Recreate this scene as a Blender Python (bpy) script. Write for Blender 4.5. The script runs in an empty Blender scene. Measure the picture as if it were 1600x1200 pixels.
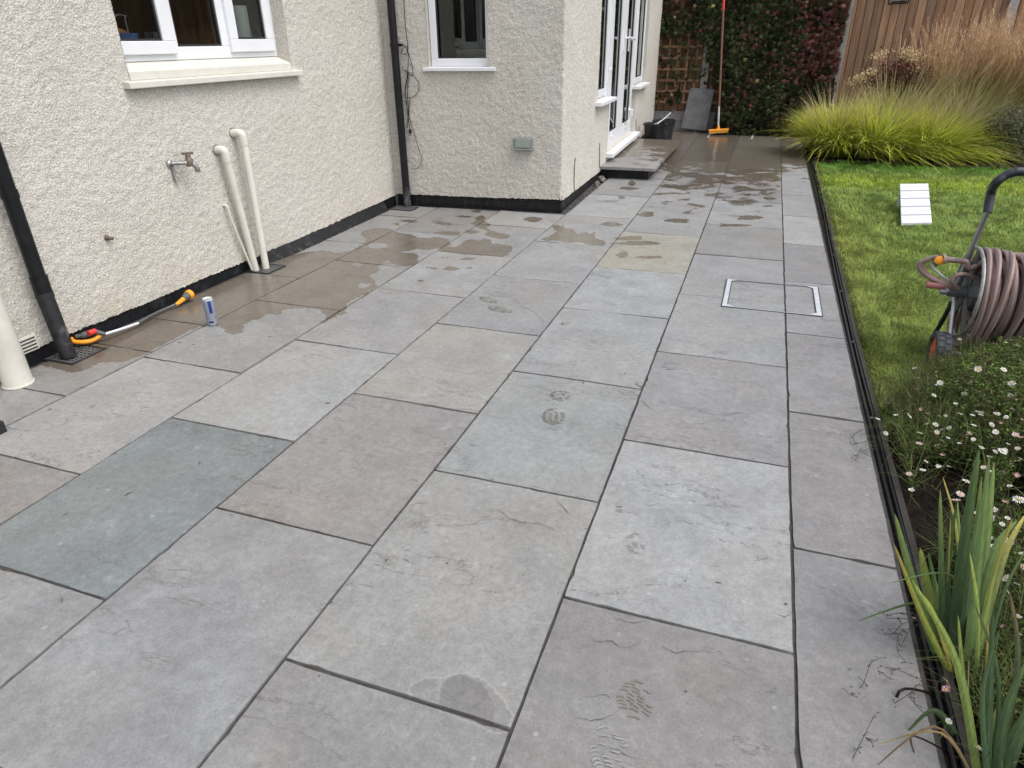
import bpy, math, random
import numpy as np
random.seed(7); rng = np.random.default_rng(7)
PI = math.pi
SC = bpy.context.scene
C = SC.collection

# ------------------------------------------------------------------ camera
H = 1.41
F_PX, PITCH, ROLL, YAW = 1045.5, math.radians(27.1847), math.radians(-0.7726), math.radians(-19.7433)
_cy, _sy = math.cos(YAW), math.sin(YAW)
_w = np.array([_sy*math.cos(PITCH), _cy*math.cos(PITCH), -math.sin(PITCH)])
_r = np.array([_cy, -_sy, 0.0]); _u = np.cross(_r, _w)
CR = _r*math.cos(ROLL) + _u*math.sin(ROLL); CU = -_r*math.sin(ROLL) + _u*math.cos(ROLL)
cam_d = bpy.data.cameras.new('camera'); cam = bpy.data.objects.new('camera', cam_d); C.objects.link(cam)
cam_d.sensor_fit = 'HORIZONTAL'; cam_d.sensor_width = 36; cam_d.lens = 36*F_PX/1600
cam_d.clip_start = .05; cam_d.clip_end = 500
from mathutils import Matrix, Vector
M = Matrix.Identity(4)
for i in range(3):
    M[i][0] = CR[i]; M[i][1] = CU[i]; M[i][2] = -_w[i]
M[2][3] = H
cam.matrix_world = M
SC.camera = cam
# ------------------------------------------------------------------ light
SUN_EL, SUN_AZ = math.radians(60), math.radians(104)      # azimuth clockwise from +Y
wd = bpy.data.worlds.new('World'); SC.world = wd; wd.use_nodes = True
nt = wd.node_tree; bg = nt.nodes['Background']
sky = nt.nodes.new('ShaderNodeTexSky'); sky.sky_type = 'NISHITA'; sky.sun_disc = False
sky.sun_elevation = SUN_EL; sky.sun_rotation = SUN_AZ; sky.dust_density = 4; sky.air_density = 1.0
hs = nt.nodes.new('ShaderNodeHueSaturation'); hs.inputs['Saturation'].default_value = .46
nt.links.new(sky.outputs[0], hs.inputs['Color']); nt.links.new(hs.outputs[0], bg.inputs[0]); bg.inputs[1].default_value = .15
sl = bpy.data.lights.new('sun', 'SUN'); sl.energy = .5; sl.angle = math.radians(35); sl.color = (1, .99, .98)
so = bpy.data.objects.new('sun', sl); C.objects.link(so)
_sd = Vector((math.sin(SUN_AZ)*math.cos(SUN_EL), math.cos(SUN_AZ)*math.cos(SUN_EL), math.sin(SUN_EL)))
so.rotation_euler = _sd.to_track_quat('Z', 'Y').to_euler(); so.location = (5, 5, 9)
SC.view_settings.view_transform = 'Standard'; SC.view_settings.look = 'None'
SC.view_settings.exposure = .85; SC.view_settings.gamma = 1
SC.render.engine = 'CYCLES'; SC.cycles.max_bounces = 6; SC.cycles.transparent_max_bounces = 12

# ------------------------------------------------------------------ measuring helpers
def ray(x, y): return _w*F_PX + CR*(x-800) - CU*(y-600)
def G(x, y, z=0.0):
    d = ray(x, y); t = (H-z)/-d[2]; return (d[0]*t, d[1]*t, z)
def HY(x, y, Y): d = ray(x, y); t = Y/d[1]; return (d[0]*t, Y, H+d[2]*t)
def HX(x, y, X): d = ray(x, y); t = X/d[0]; return (X, d[1]*t, H+d[2]*t)

# ------------------------------------------------------------------ mesh helpers
class MB:
    def __init__(s): s.v = []; s.f = []
    def add(s, vs, fs):
        n = len(s.v); s.v += [tuple(p) for p in vs]; s.f += [tuple(i+n for i in f) for f in fs]; return s
    def hexa(s, p):    # 8 corners: bottom 4 ccw, top 4 ccw
        return s.add(p, [(3,2,1,0),(4,5,6,7),(0,1,5,4),(1,2,6,5),(2,3,7,6),(3,0,4,7)])
    def box(s, a, b):
        x0,y0,z0 = a; x1,y1,z1 = b
        return s.hexa([(x0,y0,z0),(x1,y0,z0),(x1,y1,z0),(x0,y1,z0),(x0,y0,z1),(x1,y0,z1),(x1,y1,z1),(x0,y1,z1)])
    def bar(s, a, b, w, h, up=(0,0,1)):
        a = Vector(a); b = Vector(b); d = (b-a).normalized(); u = Vector(up)
        sd = d.cross(u)
        if sd.length < 1e-4: sd = d.cross(Vector((1,0,0)))
        sd.normalize(); u = sd.cross(d).normalized(); sd *= w/2; u = u*h/2
        return s.hexa([a-sd-u, a+sd-u, b+sd-u, b-sd-u, a-sd+u, a+sd+u, b+sd+u, b-sd+u])
    def tube(s, pts, r, seg=10, caps=True):
        pts = [Vector(p) for p in pts]; n = len(pts)
        rs = r if hasattr(r, '__len__') else [r]*n
        t0 = (pts[1]-pts[0]).normalized(); nrm = t0.orthogonal().normalized(); base = len(s.v)
        for i, p in enumerate(pts):
            t = (pts[min(i+1, n-1)]-pts[max(i-1, 0)]).normalized()
            nrm = (nrm - t*nrm.dot(t)).normalized(); bn = t.cross(nrm)
            for k in range(seg):
                a = 2*PI*k/seg; s.v.append(tuple(p+(nrm*math.cos(a)+bn*math.sin(a))*rs[i]))
        for i in range(n-1):
            for k in range(seg):
                a = base+i*seg+k; b = base+i*seg+(k+1) % seg
                s.f.append((a, b, b+seg, a+seg))
        if caps:
            s.f.append(tuple(base+k for k in reversed(range(seg)))); s.f.append(tuple(base+(n-1)*seg+k for k in range(seg)))
        return s
    def lathe(s, c, prof, axis=(0,0,1), seg=24):   # prof: (radius, height)
        ax = Vector(axis).normalized(); u = ax.orthogonal().normalized(); w = ax.cross(u); c = Vector(c); base = len(s.v)
        for (r, h) in prof:
            for k in range(seg):
                a = 2*PI*k/seg; s.v.append(tuple(c+ax*h+(u*math.cos(a)+w*math.sin(a))*r))
        for i in range(len(prof)-1):
            for k in range(seg):
                a = base+i*seg+k; b = base+i*seg+(k+1) % seg; s.f.append((a, b, b+seg, a+seg))
        return s
    def torus(s, c, R, r, axis=(1,0,0), seg=32, rs=8):
        ax = Vector(axis).normalized(); u = ax.orthogonal().normalized(); w = ax.cross(u); c = Vector(c)
        pts = [c+(u*math.cos(2*PI*k/seg)+w*math.sin(2*PI*k/seg))*R for k in range(seg)]
        base = len(s.v)
        for k, p in enumerate(pts):
            rad = (p-c).normalized()
            for j in range(rs):
                a = 2*PI*j/rs; s.v.append(tuple(p+(rad*math.cos(a)+ax*math.sin(a))*r))
        for k in range(seg):
            for j in range(rs):
                a = base+k*rs+j; b = base+k*rs+(j+1) % rs; a2 = base+((k+1) % seg)*rs+j; b2 = base+((k+1) % seg)*rs+(j+1) % rs
                s.f.append((a, b, b2, a2))
        return s
    def build(s, name, m, parent=None, smooth=False, bevel=0):
        return mk(name, np.array(s.v, float), s.f, m, parent, smooth, bevel=bevel)
def smoothpath(pts, n=8, closed=False):
    P = [Vector(p) for p in pts]; out = []
    for i in range(len(P)-1):
        p0 = P[max(i-1, 0)]; p1 = P[i]; p2 = P[i+1]; p3 = P[min(i+2, len(P)-1)]
        for k in range(n):
            t = k/n
            out.append(.5*((2*p1)+(-p0+p2)*t+(2*p0-5*p1+4*p2-p3)*t*t+(-p0+3*p1-3*p2+p3)*t**3))
    out.append(P[-1]); return out
def mk(name, V, F, m, parent=None, smooth=False, cols=None, attrs=None, bevel=0, mats=None, midx=None):
    V = np.asarray(V, float)
    if parent is not None: V = V-np.array(parent.get('_loc', (0, 0, 0)))
    me = bpy.data.meshes.new(name)
    if isinstance(F, np.ndarray):
        k = F.shape[1]; me.vertices.add(len(V)); me.vertices.foreach_set('co', V.astype(np.float32).ravel())
        me.loops.add(F.size); me.loops.foreach_set('vertex_index', F.astype(np.int32).ravel())
        me.polygons.add(len(F)); me.polygons.foreach_set('loop_start', np.arange(0, F.size, k, dtype=np.int32))
        me.update(calc_edges=True)
    else:
        me.from_pydata([tuple(p) for p in V], [], F)
    if smooth: me.polygons.foreach_set('use_smooth', np.ones(len(me.polygons), bool))
    for mm in (mats or [m]): me.materials.append(mm)
    if midx is not None: me.polygons.foreach_set('material_index', np.asarray(midx, np.int32))
    if cols is not None:
        a = me.attributes.new('col', 'FLOAT_COLOR', 'POINT'); c4 = np.ones((len(V), 4), np.float32); c4[:, :3] = cols
        a.data.foreach_set('color', c4.ravel())
    for k, arr in (attrs or {}).items():
        a = me.attributes.new(k, 'FLOAT', 'POINT'); a.data.foreach_set('value', np.asarray(arr, np.float32))
    me.validate(); me.update()
    if smooth: me.set_sharp_from_angle(angle=math.radians(42))
    o = bpy.data.objects.new(name, me); C.objects.link(o)
    if parent is not None: o.parent = parent
    if bevel:
        b = o.modifiers.new('bevel', 'BEVEL'); b.width = bevel; b.segments = 2; b.limit_method = 'ANGLE'
        b.angle_limit = math.radians(40)
    return o
def thing(name, label, cat, loc=(0,0,0), group=None):
    o = bpy.data.objects.new(name, None); C.objects.link(o); o.location = loc; o['_loc'] = tuple(float(a) for a in loc)
    o.empty_display_size = .1; o['label'] = label; o['category'] = cat
    if group: o['group'] = group
    return o
def tag(o, label, cat, group=None, kind=None):
    o['label'] = label; o['category'] = cat
    if group: o['group'] = group
    if kind: o['kind'] = kind
    return o
def struct(o, label=None, kind='structure'):
    o['kind'] = kind
    if label: o['label'] = label
    return o

# ------------------------------------------------------------------ materials
class NT:
    def __init__(s, name):
        s.m = bpy.data.materials.new(name); s.m.use_nodes = True; s.t = s.m.node_tree
        s.b = s.t.nodes['Principled BSDF']
    def n(s, typ, **kw):
        nd = s.t.nodes.new(typ)
        for k, v in kw.items():
            if k.startswith('i_'):
                key = k[2:]; key = int(key) if key.isdigit() else key.replace('_', ' '); nd.inputs[key].default_value = v
            else: setattr(nd, k, v)
        return nd
    def l(s, a, b): s.t.links.new(a, b)
    def math(s, op, a, b=None, c=None, clamp=False):
        nd = s.n('ShaderNodeMath', operation=op, use_clamp=clamp)
        for i, x in enumerate((a, b, c)):
            if x is None: continue
            if isinstance(x, (int, float)): nd.inputs[i].default_value = x
            else: s.l(x, nd.inputs[i])
        return nd.outputs[0]
    def mix(s, f, a, b, typ='MIX'):
        nd = s.n('ShaderNodeMix', data_type='RGBA', blend_type=typ)
        for i, x in ((0, f), (6, a), (7, b)):
            if isinstance(x, (int, float)): nd.inputs[i].default_value = x
            elif isinstance(x, tuple): nd.inputs[i].default_value = (*x, 1) if len(x) == 3 else x
            else: s.l(x, nd.inputs[i])
        return nd.outputs[2]
    def noise(s, vec, scale, detail=4, rough=.55, dist=0):
        nd = s.n('ShaderNodeTexNoise'); nd.inputs['Scale'].default_value = scale; nd.inputs['Detail'].default_value = detail
        nd.inputs['Roughness'].default_value = rough; nd.inputs['Distortion'].default_value = dist
        if vec is not None: s.l(vec, nd.inputs['Vector'])
        return nd.outputs[0]
    def ramp(s, f, lo, hi, a=0.0, b=1.0):
        nd = s.n('ShaderNodeMapRange', clamp=True); nd.interpolation_type = 'SMOOTHSTEP'
        for k, v in (('From Min', lo), ('From Max', hi), ('To Min', a), ('To Max', b)): nd.inputs[k].default_value = v
        s.l(f, nd.inputs[0]); return nd.outputs[0]
    def pos(s): return s.n('ShaderNodeNewGeometry').outputs['Position']
    def bump(s, h, strength, dist=.01, prev=None):
        nd = s.n('ShaderNodeBump'); nd.inputs['Strength'].default_value = strength; nd.inputs['Distance'].default_value = dist
        s.l(h, nd.inputs['Height'])
        if prev is not None: s.l(prev, nd.inputs['Normal'])
        return nd.outputs[0]
    def set(s, **kw):
        for k, v in kw.items():
            k = k.replace('_', ' ')
            if isinstance(v, tuple) and len(v) == 3: v = (*v, 1)
            if hasattr(v, 'is_linked'): s.l(v, s.b.inputs[k])
            else: s.b.inputs[k].default_value = v
        return s.m
def vnoise(x, y, sc, seed=0):
    r = np.random.default_rng(seed); T = r.random((64, 64)); u = x*sc % 63; v = y*sc % 63; i = u.astype(int); j = v.astype(int); fu = u-i; fv = v-j; fu = fu*fu*(3-2*fu); fv = fv*fv*(3-2*fv)
    return T[i, j]*(1-fu)*(1-fv)+T[i+1, j]*fu*(1-fv)+T[i, j+1]*(1-fu)*fv+T[i+1, j+1]*fu*fv
def simple(name, col, rough=.5, metal=0.0, var=.12, nscale=30, bump=0.0, spec=.5, dirt=None):
    t = NT(name); p = t.pos(); n = t.noise(p, nscale, 5)
    c = t.mix(t.ramp(n, .25, .75), tuple(x*(1-var) for x in col), tuple(min(1, x*(1+var)) for x in col))
    if dirt is not None:
        n2 = t.noise(p, nscale*.35, 6, .65); c = t.mix(t.ramp(n2, .52, .72, 0, .75), c, dirt)
    kw = dict(Base_Color=c, Roughness=rough, Metallic=metal); t.b.inputs['Specular IOR Level'].default_value = spec
    if bump: kw['Normal'] = t.bump(t.noise(p, nscale*4, 3), bump, .003)
    return t.set(**kw)

def mat_render():
    t = NT('roughcast_render'); p = t.pos()
    v = t.n('ShaderNodeTexVoronoi', feature='F1'); v.inputs['Scale'].default_value = 80
    dn = t.n('ShaderNodeTexNoise'); dn.inputs['Scale'].default_value = 60; dn.inputs['Detail'].default_value = 3; t.l(p, dn.inputs['Vector'])
    mp = t.n('ShaderNodeVectorMath', operation='MULTIPLY_ADD'); t.l(dn.outputs['Color'], mp.inputs[0]); mp.inputs[1].default_value = (.012,)*3; t.l(p, mp.inputs[2])
    t.l(mp.outputs[0], v.inputs['Vector'])
    h = t.math('ADD', t.noise(p, 105, 2, .5), t.math('MULTIPLY', t.noise(p, 48, 2, .5), .5))
    big = t.noise(p, 1.3, 5)
    c = t.mix(t.ramp(big, .3, .75), (.605, .582, .532), (.55, .525, .47))
    grain = t.ramp(v.outputs[0], .35, .62); c = t.mix(t.math('MULTIPLY', grain, .42), c, (.33, .30, .25))
    pits = t.ramp(t.noise(p, 70, 3), .63, .70); c = t.mix(t.math('MULTIPLY', pits, .6), c, (.24, .215, .175))  # dark pits: dirt plus the shade in them, put into the colour
    st = t.noise(p, 5.5, 6, .7); c = t.mix(t.ramp(st, .64, .82, 0, .35), c, (.46, .43, .36))
    # damp grime rising at the foot of the wall
    z = t.n('ShaderNodeSeparateXYZ'); t.l(p, z.inputs[0])
    low = t.math('MULTIPLY', t.ramp(z.outputs[2], .08, .30, 1, 0), t.ramp(t.noise(p, 6, 5), .45, .7)); c = t.mix(t.math('MULTIPLY', low, .3), c, (.52, .42, .27))
    return t.set(Base_Color=c, Roughness=.9, Normal=t.bump(h, .62, .013))
def mat_slab():
    t = NT('sandstone_slab'); p = t.pos()
    col = t.n('ShaderNodeAttribute', attribute_name='col').outputs['Color']
    seed = t.n('ShaderNodeAttribute', attribute_name='seed').outputs['Fac']
    sd = t.n('ShaderNodeAttribute', attribute_name='wet_sd').outputs['Fac']
    wb = t.n('ShaderNodeAttribute', attribute_name='wet_bias').outputs['Fac']
    cb = t.n('ShaderNodeCombineXYZ'); t.l(seed, cb.inputs[2]); t.l(t.math('MULTIPLY', seed, 1.7), cb.inputs[0])
    ad = t.n('ShaderNodeVectorMath', operation='ADD'); t.l(p, ad.inputs[0]); t.l(cb.outputs[0], ad.inputs[1]); q = ad.outputs[0]
    n1 = t.noise(q, 4.5, 8, .62); n2 = t.noise(q, 38, 6, .7); n0 = t.noise(q, 1.6, 4, .5, .6)
    c = t.mix(t.ramp(n1, .3, .72), t.mix(1.0, col, (.87, .865, .86), 'MULTIPLY'), t.mix(1.0, col, (1.10, 1.10, 1.10), 'MULTIPLY'))
    c = t.mix(t.ramp(n0, .35, .75, 0, .45), c, t.mix(1.0, col, (1.09, .98, .88), 'MULTIPLY'))
    c = t.mix(t.ramp(n2, .25, .75), t.mix(1.0, c, (.84, .84, .84), 'MULTIPLY'), t.mix(1.0, c, (1.14, 1.14, 1.14), 'MULTIPLY'))
    n5 = t.noise(q, 150, 4, .7); c = t.mix(t.ramp(n5, .3, .7), t.mix(1.0, c, (.86, .86, .86), 'MULTIPLY'), t.mix(1.0, c, (1.12, 1.12, 1.12), 'MULTIPLY'))
    n6 = t.noise(q, 14, 8, .72, .8); c = t.mix(t.ramp(n6, .50, .72, 0, .32), c, (.17, .168, .165))
    # pale efflorescence clouds and specks
    n3 = t.noise(q, 9, 7, .7, .5); c = t.mix(t.ramp(n3, .58, .80, 0, .40), c, (.42, .42, .425))
    vs = t.n('ShaderNodeTexVoronoi', feature='F1'); vs.inputs['Scale'].default_value = 17; t.l(q, vs.inputs['Vector'])
    n4 = t.noise(q, 6, 2); sp = t.math('MULTIPLY', t.ramp(vs.outputs[0], .05, .17, 1, 0), t.ramp(n4, .5, .62))
    c = t.mix(t.math('MULTIPLY', sp, .33), c, (.46, .465, .47))
    vs2 = t.n('ShaderNodeTexVoronoi', feature='F1'); vs2.inputs['Scale'].default_value = 60; t.l(q, vs2.inputs['Vector'])
    c = t.mix(t.math('MULTIPLY', t.ramp(vs2.outputs[0], .06, .13, 1, 0), t.ramp(t.noise(q, 11, 2), .52, .6, 0, .5)), c, (.10, .10, .10))
    # riven veins: thin iso-lines of a stretched noise, only in some zones
    mp = t.n('ShaderNodeMapping'); mp.inputs['Scale'].default_value = (1.1, 3.4, 1); mp.inputs['Rotation'].default_value = (0, 0, .18); t.l(q, mp.inputs['Vector'])
    nv = t.noise(mp.outputs[0], 1.5, 9, .62, .3)
    li = t.ramp(t.math('ABSOLUTE', t.math('SUBTRACT', nv, .5)), .0015, .007, 1, 0)
    zone = t.ramp(t.noise(q, 1.9, 3), .46, .56)
    vein = t.math('MULTIPLY', li, zone); c = t.mix(t.math('MULTIPLY', vein, .6), c, (.10, .095, .09))
    fk = t.n('ShaderNodeAttribute', attribute_name='flake').outputs['Fac']; fk2 = t.n('ShaderNodeAttribute', attribute_name='flake2').outputs['Fac']
    fw = t.math('MULTIPLY', t.math('SUBTRACT', t.noise(p, 30, 5), .5), .03)
    f1 = t.ramp(t.math('ADD', fk, fw), -.002, .003); c = t.mix(f1, c, t.mix(1.0, c, (.86, .86, .87), 'MULTIPLY'))
    f2 = t.ramp(t.math('ADD', fk2, fw), -.002, .003); c = t.mix(f2, c, t.mix(1.0, c, (.76, .75, .76), 'MULTIPLY'))
    fe = t.ramp(t.math('ABSOLUTE', t.math('ADD', fk, fw)), .001, .004, .22, 0); c = t.mix(fe, c, (.42, .41, .40))  # highlight along the flake edge, painted as a pale line
    # water
    wob = t.math('SUBTRACT', t.noise(p, 26, 6, .68), .5)
    m1 = t.ramp(t.math('ADD', sd, t.math('MULTIPLY', wob, .085)), -.003, .004)
    blot = t.math('ADD', t.math('SUBTRACT', t.noise(p, 4.6, 6, .58, .5), .5), wb)
    m2 = t.ramp(blot, -.05, .07)
    wet = t.math('MAXIMUM', m1, m2)
    wc = t.mix(1.0, c, (.60, .525, .435), 'MULTIPLY'); c = t.mix(wet, c, wc)
    rg = t.math('ADD', t.math('MULTIPLY', t.noise(q, 20, 4), .25), .48)
    rr = t.mix(wet, rg, (.19, .19, .19))
    hb = t.math('ADD', t.math('MULTIPLY', n1, 1.0), t.math('ADD', t.math('MULTIPLY', n2, .35), t.math('MULTIPLY', vein, -.5)))
    b1 = t.bump(hb, .35, .006)
    nm = t.n('ShaderNodeMix', data_type='VECTOR'); t.l(t.math('MULTIPLY', wet, .82), nm.inputs[0]); t.l(b1, nm.inputs[4])
    t.l(t.n('ShaderNodeNewGeometry').outputs['Normal'], nm.inputs[5])
    t.b.inputs['Specular IOR Level'].default_value = .45
    return t.set(Base_Color=c, Roughness=rr, Normal=nm.outputs[1])
def mat_leaf(name, rough=.5, trans=.25, spec=.3, var=0.0):
    t = NT(name); col = t.n('ShaderNodeAttribute', attribute_name='col').outputs['Color']
    t.set(Base_Color=col, Roughness=rough); t.b.inputs['Specular IOR Level'].default_value = spec
    if trans:
        tr = t.n('ShaderNodeBsdfTranslucent'); t.l(col, tr.inputs[0]); mx = t.n('ShaderNodeMixShader'); mx.inputs[0].default_value = trans
        out = t.t.nodes['Material Output']; t.l(t.b.outputs[0], mx.inputs[1]); t.l(tr.outputs[0], mx.inputs[2]); t.l(mx.outputs[0], out.inputs[0])
    return t.m
def mat_iris():
    t = NT('iris_leaf'); p = t.pos(); col = t.n('ShaderNodeAttribute', attribute_name='col').outputs['Color']
    mp = t.n('ShaderNodeMapping'); mp.inputs['Scale'].default_value = (240, 240, 9); t.l(p, mp.inputs[0]); n = t.noise(mp.outputs[0], 1, 4)
    c = t.mix(t.ramp(n, .3, .7), t.mix(1.0, col, (.80, .80, .82), 'MULTIPLY'), t.mix(1.0, col, (1.22, 1.15, 1.2), 'MULTIPLY'))
    c = t.mix(t.ramp(t.noise(p, 14, 5, .7), .6, .75, 0, .5), c, t.mix(1.0, col, (1.5, 1.2, .7), 'MULTIPLY'))
    t.set(Base_Color=c, Roughness=.55, ); t.b.inputs['Specular IOR Level'].default_value = .3
    tr = t.n('ShaderNodeBsdfTranslucent'); t.l(c, tr.inputs[0]); mx = t.n('ShaderNodeMixShader'); mx.inputs[0].default_value = .15
    out = t.t.nodes['Material Output']; t.l(t.b.outputs[0], mx.inputs[1]); t.l(tr.outputs[0], mx.inputs[2]); t.l(mx.outputs[0], out.inputs[0]); return t.m
def mat_glass():
    t = NT('window_glass'); out = t.t.nodes['Material Output']
    g = t.n('ShaderNodeBsdfGlossy'); g.inputs['Roughness'].default_value = .01; g.inputs['Color'].default_value = (.9, .95, .92, 1)
    tr = t.n('ShaderNodeBsdfTransparent'); tr.inputs[0].default_value = (.72, .76, .74, 1)
    fr = t.n('ShaderNodeFresnel'); fr.inputs[0].default_value = 1.52
    f2 = t.math('MULTIPLY', fr.outputs[0], 1.45, clamp=True)
    mx = t.n('ShaderNodeMixShader'); t.l(f2, mx.inputs[0]); t.l(tr.outputs[0], mx.inputs[1]); t.l(g.outputs[0], mx.inputs[2]); t.l(mx.outputs[0], out.inputs[0])
    return t.m
def mat_wood(name, c1, c2, axis=2, board=.0, grey=(.25,.2,.16)):
    t = NT(name); p = t.pos(); mp = t.n('ShaderNodeMapping'); sc = [30, 30, 30]; sc[axis] = 1.6
    mp.inputs['Scale'].default_value = sc; t.l(p, mp.inputs[0]); n = t.noise(mp.outputs[0], 1, 6, .6)
    col = t.n('ShaderNodeAttribute', attribute_name='col').outputs['Color'] if board else None
    c = t.mix(t.ramp(n, .3, .7), c1, c2)
    if board: c = t.mix(1.0, c, col, 'MULTIPLY')
    c = t.mix(t.ramp(t.noise(p, 3, 5, .7), .5, .8, 0, .5), c, grey)
    vk = t.n('ShaderNodeTexVoronoi'); vk.inputs['Scale'].default_value = 3.1; t.l(p, vk.inputs['Vector']); c = t.mix(t.ramp(vk.outputs[0], .05, .1, .6, 0), c, (.05, .03, .02))
    return t.set(Base_Color=c, Roughness=.8, Normal=t.bump(n, .4, .004))

FOOT = []
for (px, py, tx, ty, L, W, k) in [(763,469,20,8,.075,.042,1.0),(781,484,24,6,.085,.045,1.0),(876,618,0,-12,.05,.048,.8),(865,651,2,-20,.07,.052,1.0),
                               (993,1094,3,-30,.055,.047,1.0),(955,1180,-10,-30,.07,.05,.55),(975,795,0,-20,.035,.03,.2),(993,850,0,-20,.05,.035,.2),(690,348,20,6,.13,.06,.9),(712,351,20,2,.10,.05,.7),(1047,572,4,-10,.05,.04,.35)]:
    a = G(px, py); b = G(px+tx, py+ty); an = math.atan2(-(b[0]-a[0]), b[1]-a[1]); FOOT.append((a[0], a[1], an, L, W, k))

M_REND = mat_render(); M_SLAB = mat_slab(); M_GLASS = mat_glass()
M_UPVC = simple('white_upvc', (.71, .72, .74), .32, var=.03, nscale=4, dirt=(.60, .60, .57))
M_CREAM = simple('cream_masonry_paint', (.60, .58, .52), .6, var=.05, nscale=9, bump=.2, dirt=(.52,.50,.43))
M_GASKET = simple('black_gasket', (.02, .022, .025), .45)
M_BITU = simple('black_bitumen_paint', (.008, .0085, .010), .5, var=.5, nscale=25, bump=.9, spec=.3, dirt=(.04, .042, .045))
M_FILLET = simple('tarred_mortar', (.011, .0115, .013), .6, var=.6, nscale=40, bump=1, spec=.3, dirt=(.06, .06, .062))
M_BLKPLA = simple('black_pipe_plastic', (.006, .0065, .008), .35, var=.3, nscale=14, spec=.35, dirt=(.018, .019, .021))
M_OLDBLK = simple('scuffed_black_plastic', (.014, .014, .016), .6, var=.4, nscale=30, bump=.4, dirt=(.15, .15, .155))
M_PIPE = simple('painted_pipe', (.62, .60, .53), .42, var=.05, nscale=8, dirt=(.48, .46, .40))
M_GRATE = simple('cast_grate', (.016, .017, .018), .45, var=.4, nscale=40, dirt=(.07, .07, .07))
M_STEEL = simple('galvanised_steel', (.66, .67, .68), .4, 0.55, var=.12, nscale=25)
M_DULL = simple('dull_metal', (.34, .34, .33), .45, .7, var=.2, nscale=40, dirt=(.15, .14, .12))
M_BRASS = simple('tarnished_brass', (.16, .13, .10), .6, .4, var=.3, nscale=60, bump=.4)
M_DARK = simple('dark_interior', (.045, .042, .038), .8, var=.35, nscale=2)
M_ORANGE = simple('orange_plastic', (.85, .32, .02), .4, var=.06)
M_GREYPL = simple('grey_plastic', (.09, .095, .10), .5, var=.15)
M_RED = simple('red_plastic', (.6, .04, .03), .4)
M_WHITEPL = simple('white_plastic', (.60, .61, .63), .4, var=.02)
M_SOIL = simple('dark_soil', (.013, .010, .008), .95, var=.7, nscale=45, bump=1.5, spec=.1, dirt=(.032, .025, .018))
M_SUB = simple('joint_bed', (.050, .046, .042), .9, var=.4, nscale=30, bump=.8)
M_CONC = simple('concrete', (.30, .29, .275), .85, var=.18, nscale=18, bump=.6, dirt=(.17, .17, .15))
M_LEAF = mat_leaf('foliage', .6, .2, .18); M_GRASS = mat_leaf('grass_blades', .75, .4, .08); M_IRIS = mat_iris()
M_DRY = mat_leaf('dry_stems', .8, .3, .1); M_PETAL = mat_leaf('petal', .7, .3, .1)
M_TRELLIS = mat_wood('trellis_wood', (.32, .17, .088), (.21, .112, .06), 0, grey=(.18, .13, .095))
M_FENCE = mat_wood('fence_wood', (.35, .205, .115), (.22, .125, .072), 2, board=1, grey=(.235, .18, .135))
M_EDGEW = mat_wood('edging_board', (.040, .032, .026), (.022, .018, .015), 1, grey=(.045,.040,.036))
def hose_mat():
    t = NT('ribbed_hose'); p = t.pos(); n = t.noise(p, 60, 3)
    a = t.n('ShaderNodeAttribute', attribute_name='col').outputs['Color']
    return t.set(Base_Color=t.mix(t.ramp(n, .3, .7, 0, .35), a, (.17, .12, .105)), Roughness=.5)
M_HOSE = hose_mat()

# ------------------------------------------------------------------ ground
def plane(name, x0, x1, y0, y1, z, m, n=1):
    return MB().add([(x0,y0,z),(x1,y0,z),(x1,y1,z),(x0,y1,z)], [(0,1,2,3)]).build(name, m)
gm = simple('far_ground', (.06, .07, .03), .95, var=.4, nscale=2)
struct(plane('ground', -60, 60, -60, 80, -.075, gm), 'garden ground around the house')
struct(MB().box((-3.4, -2.5, -.07), (.572, 12.45, -.0065)).build('patio_bed', M_SUB), 'dark mortar bed under the slabs')

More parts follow.
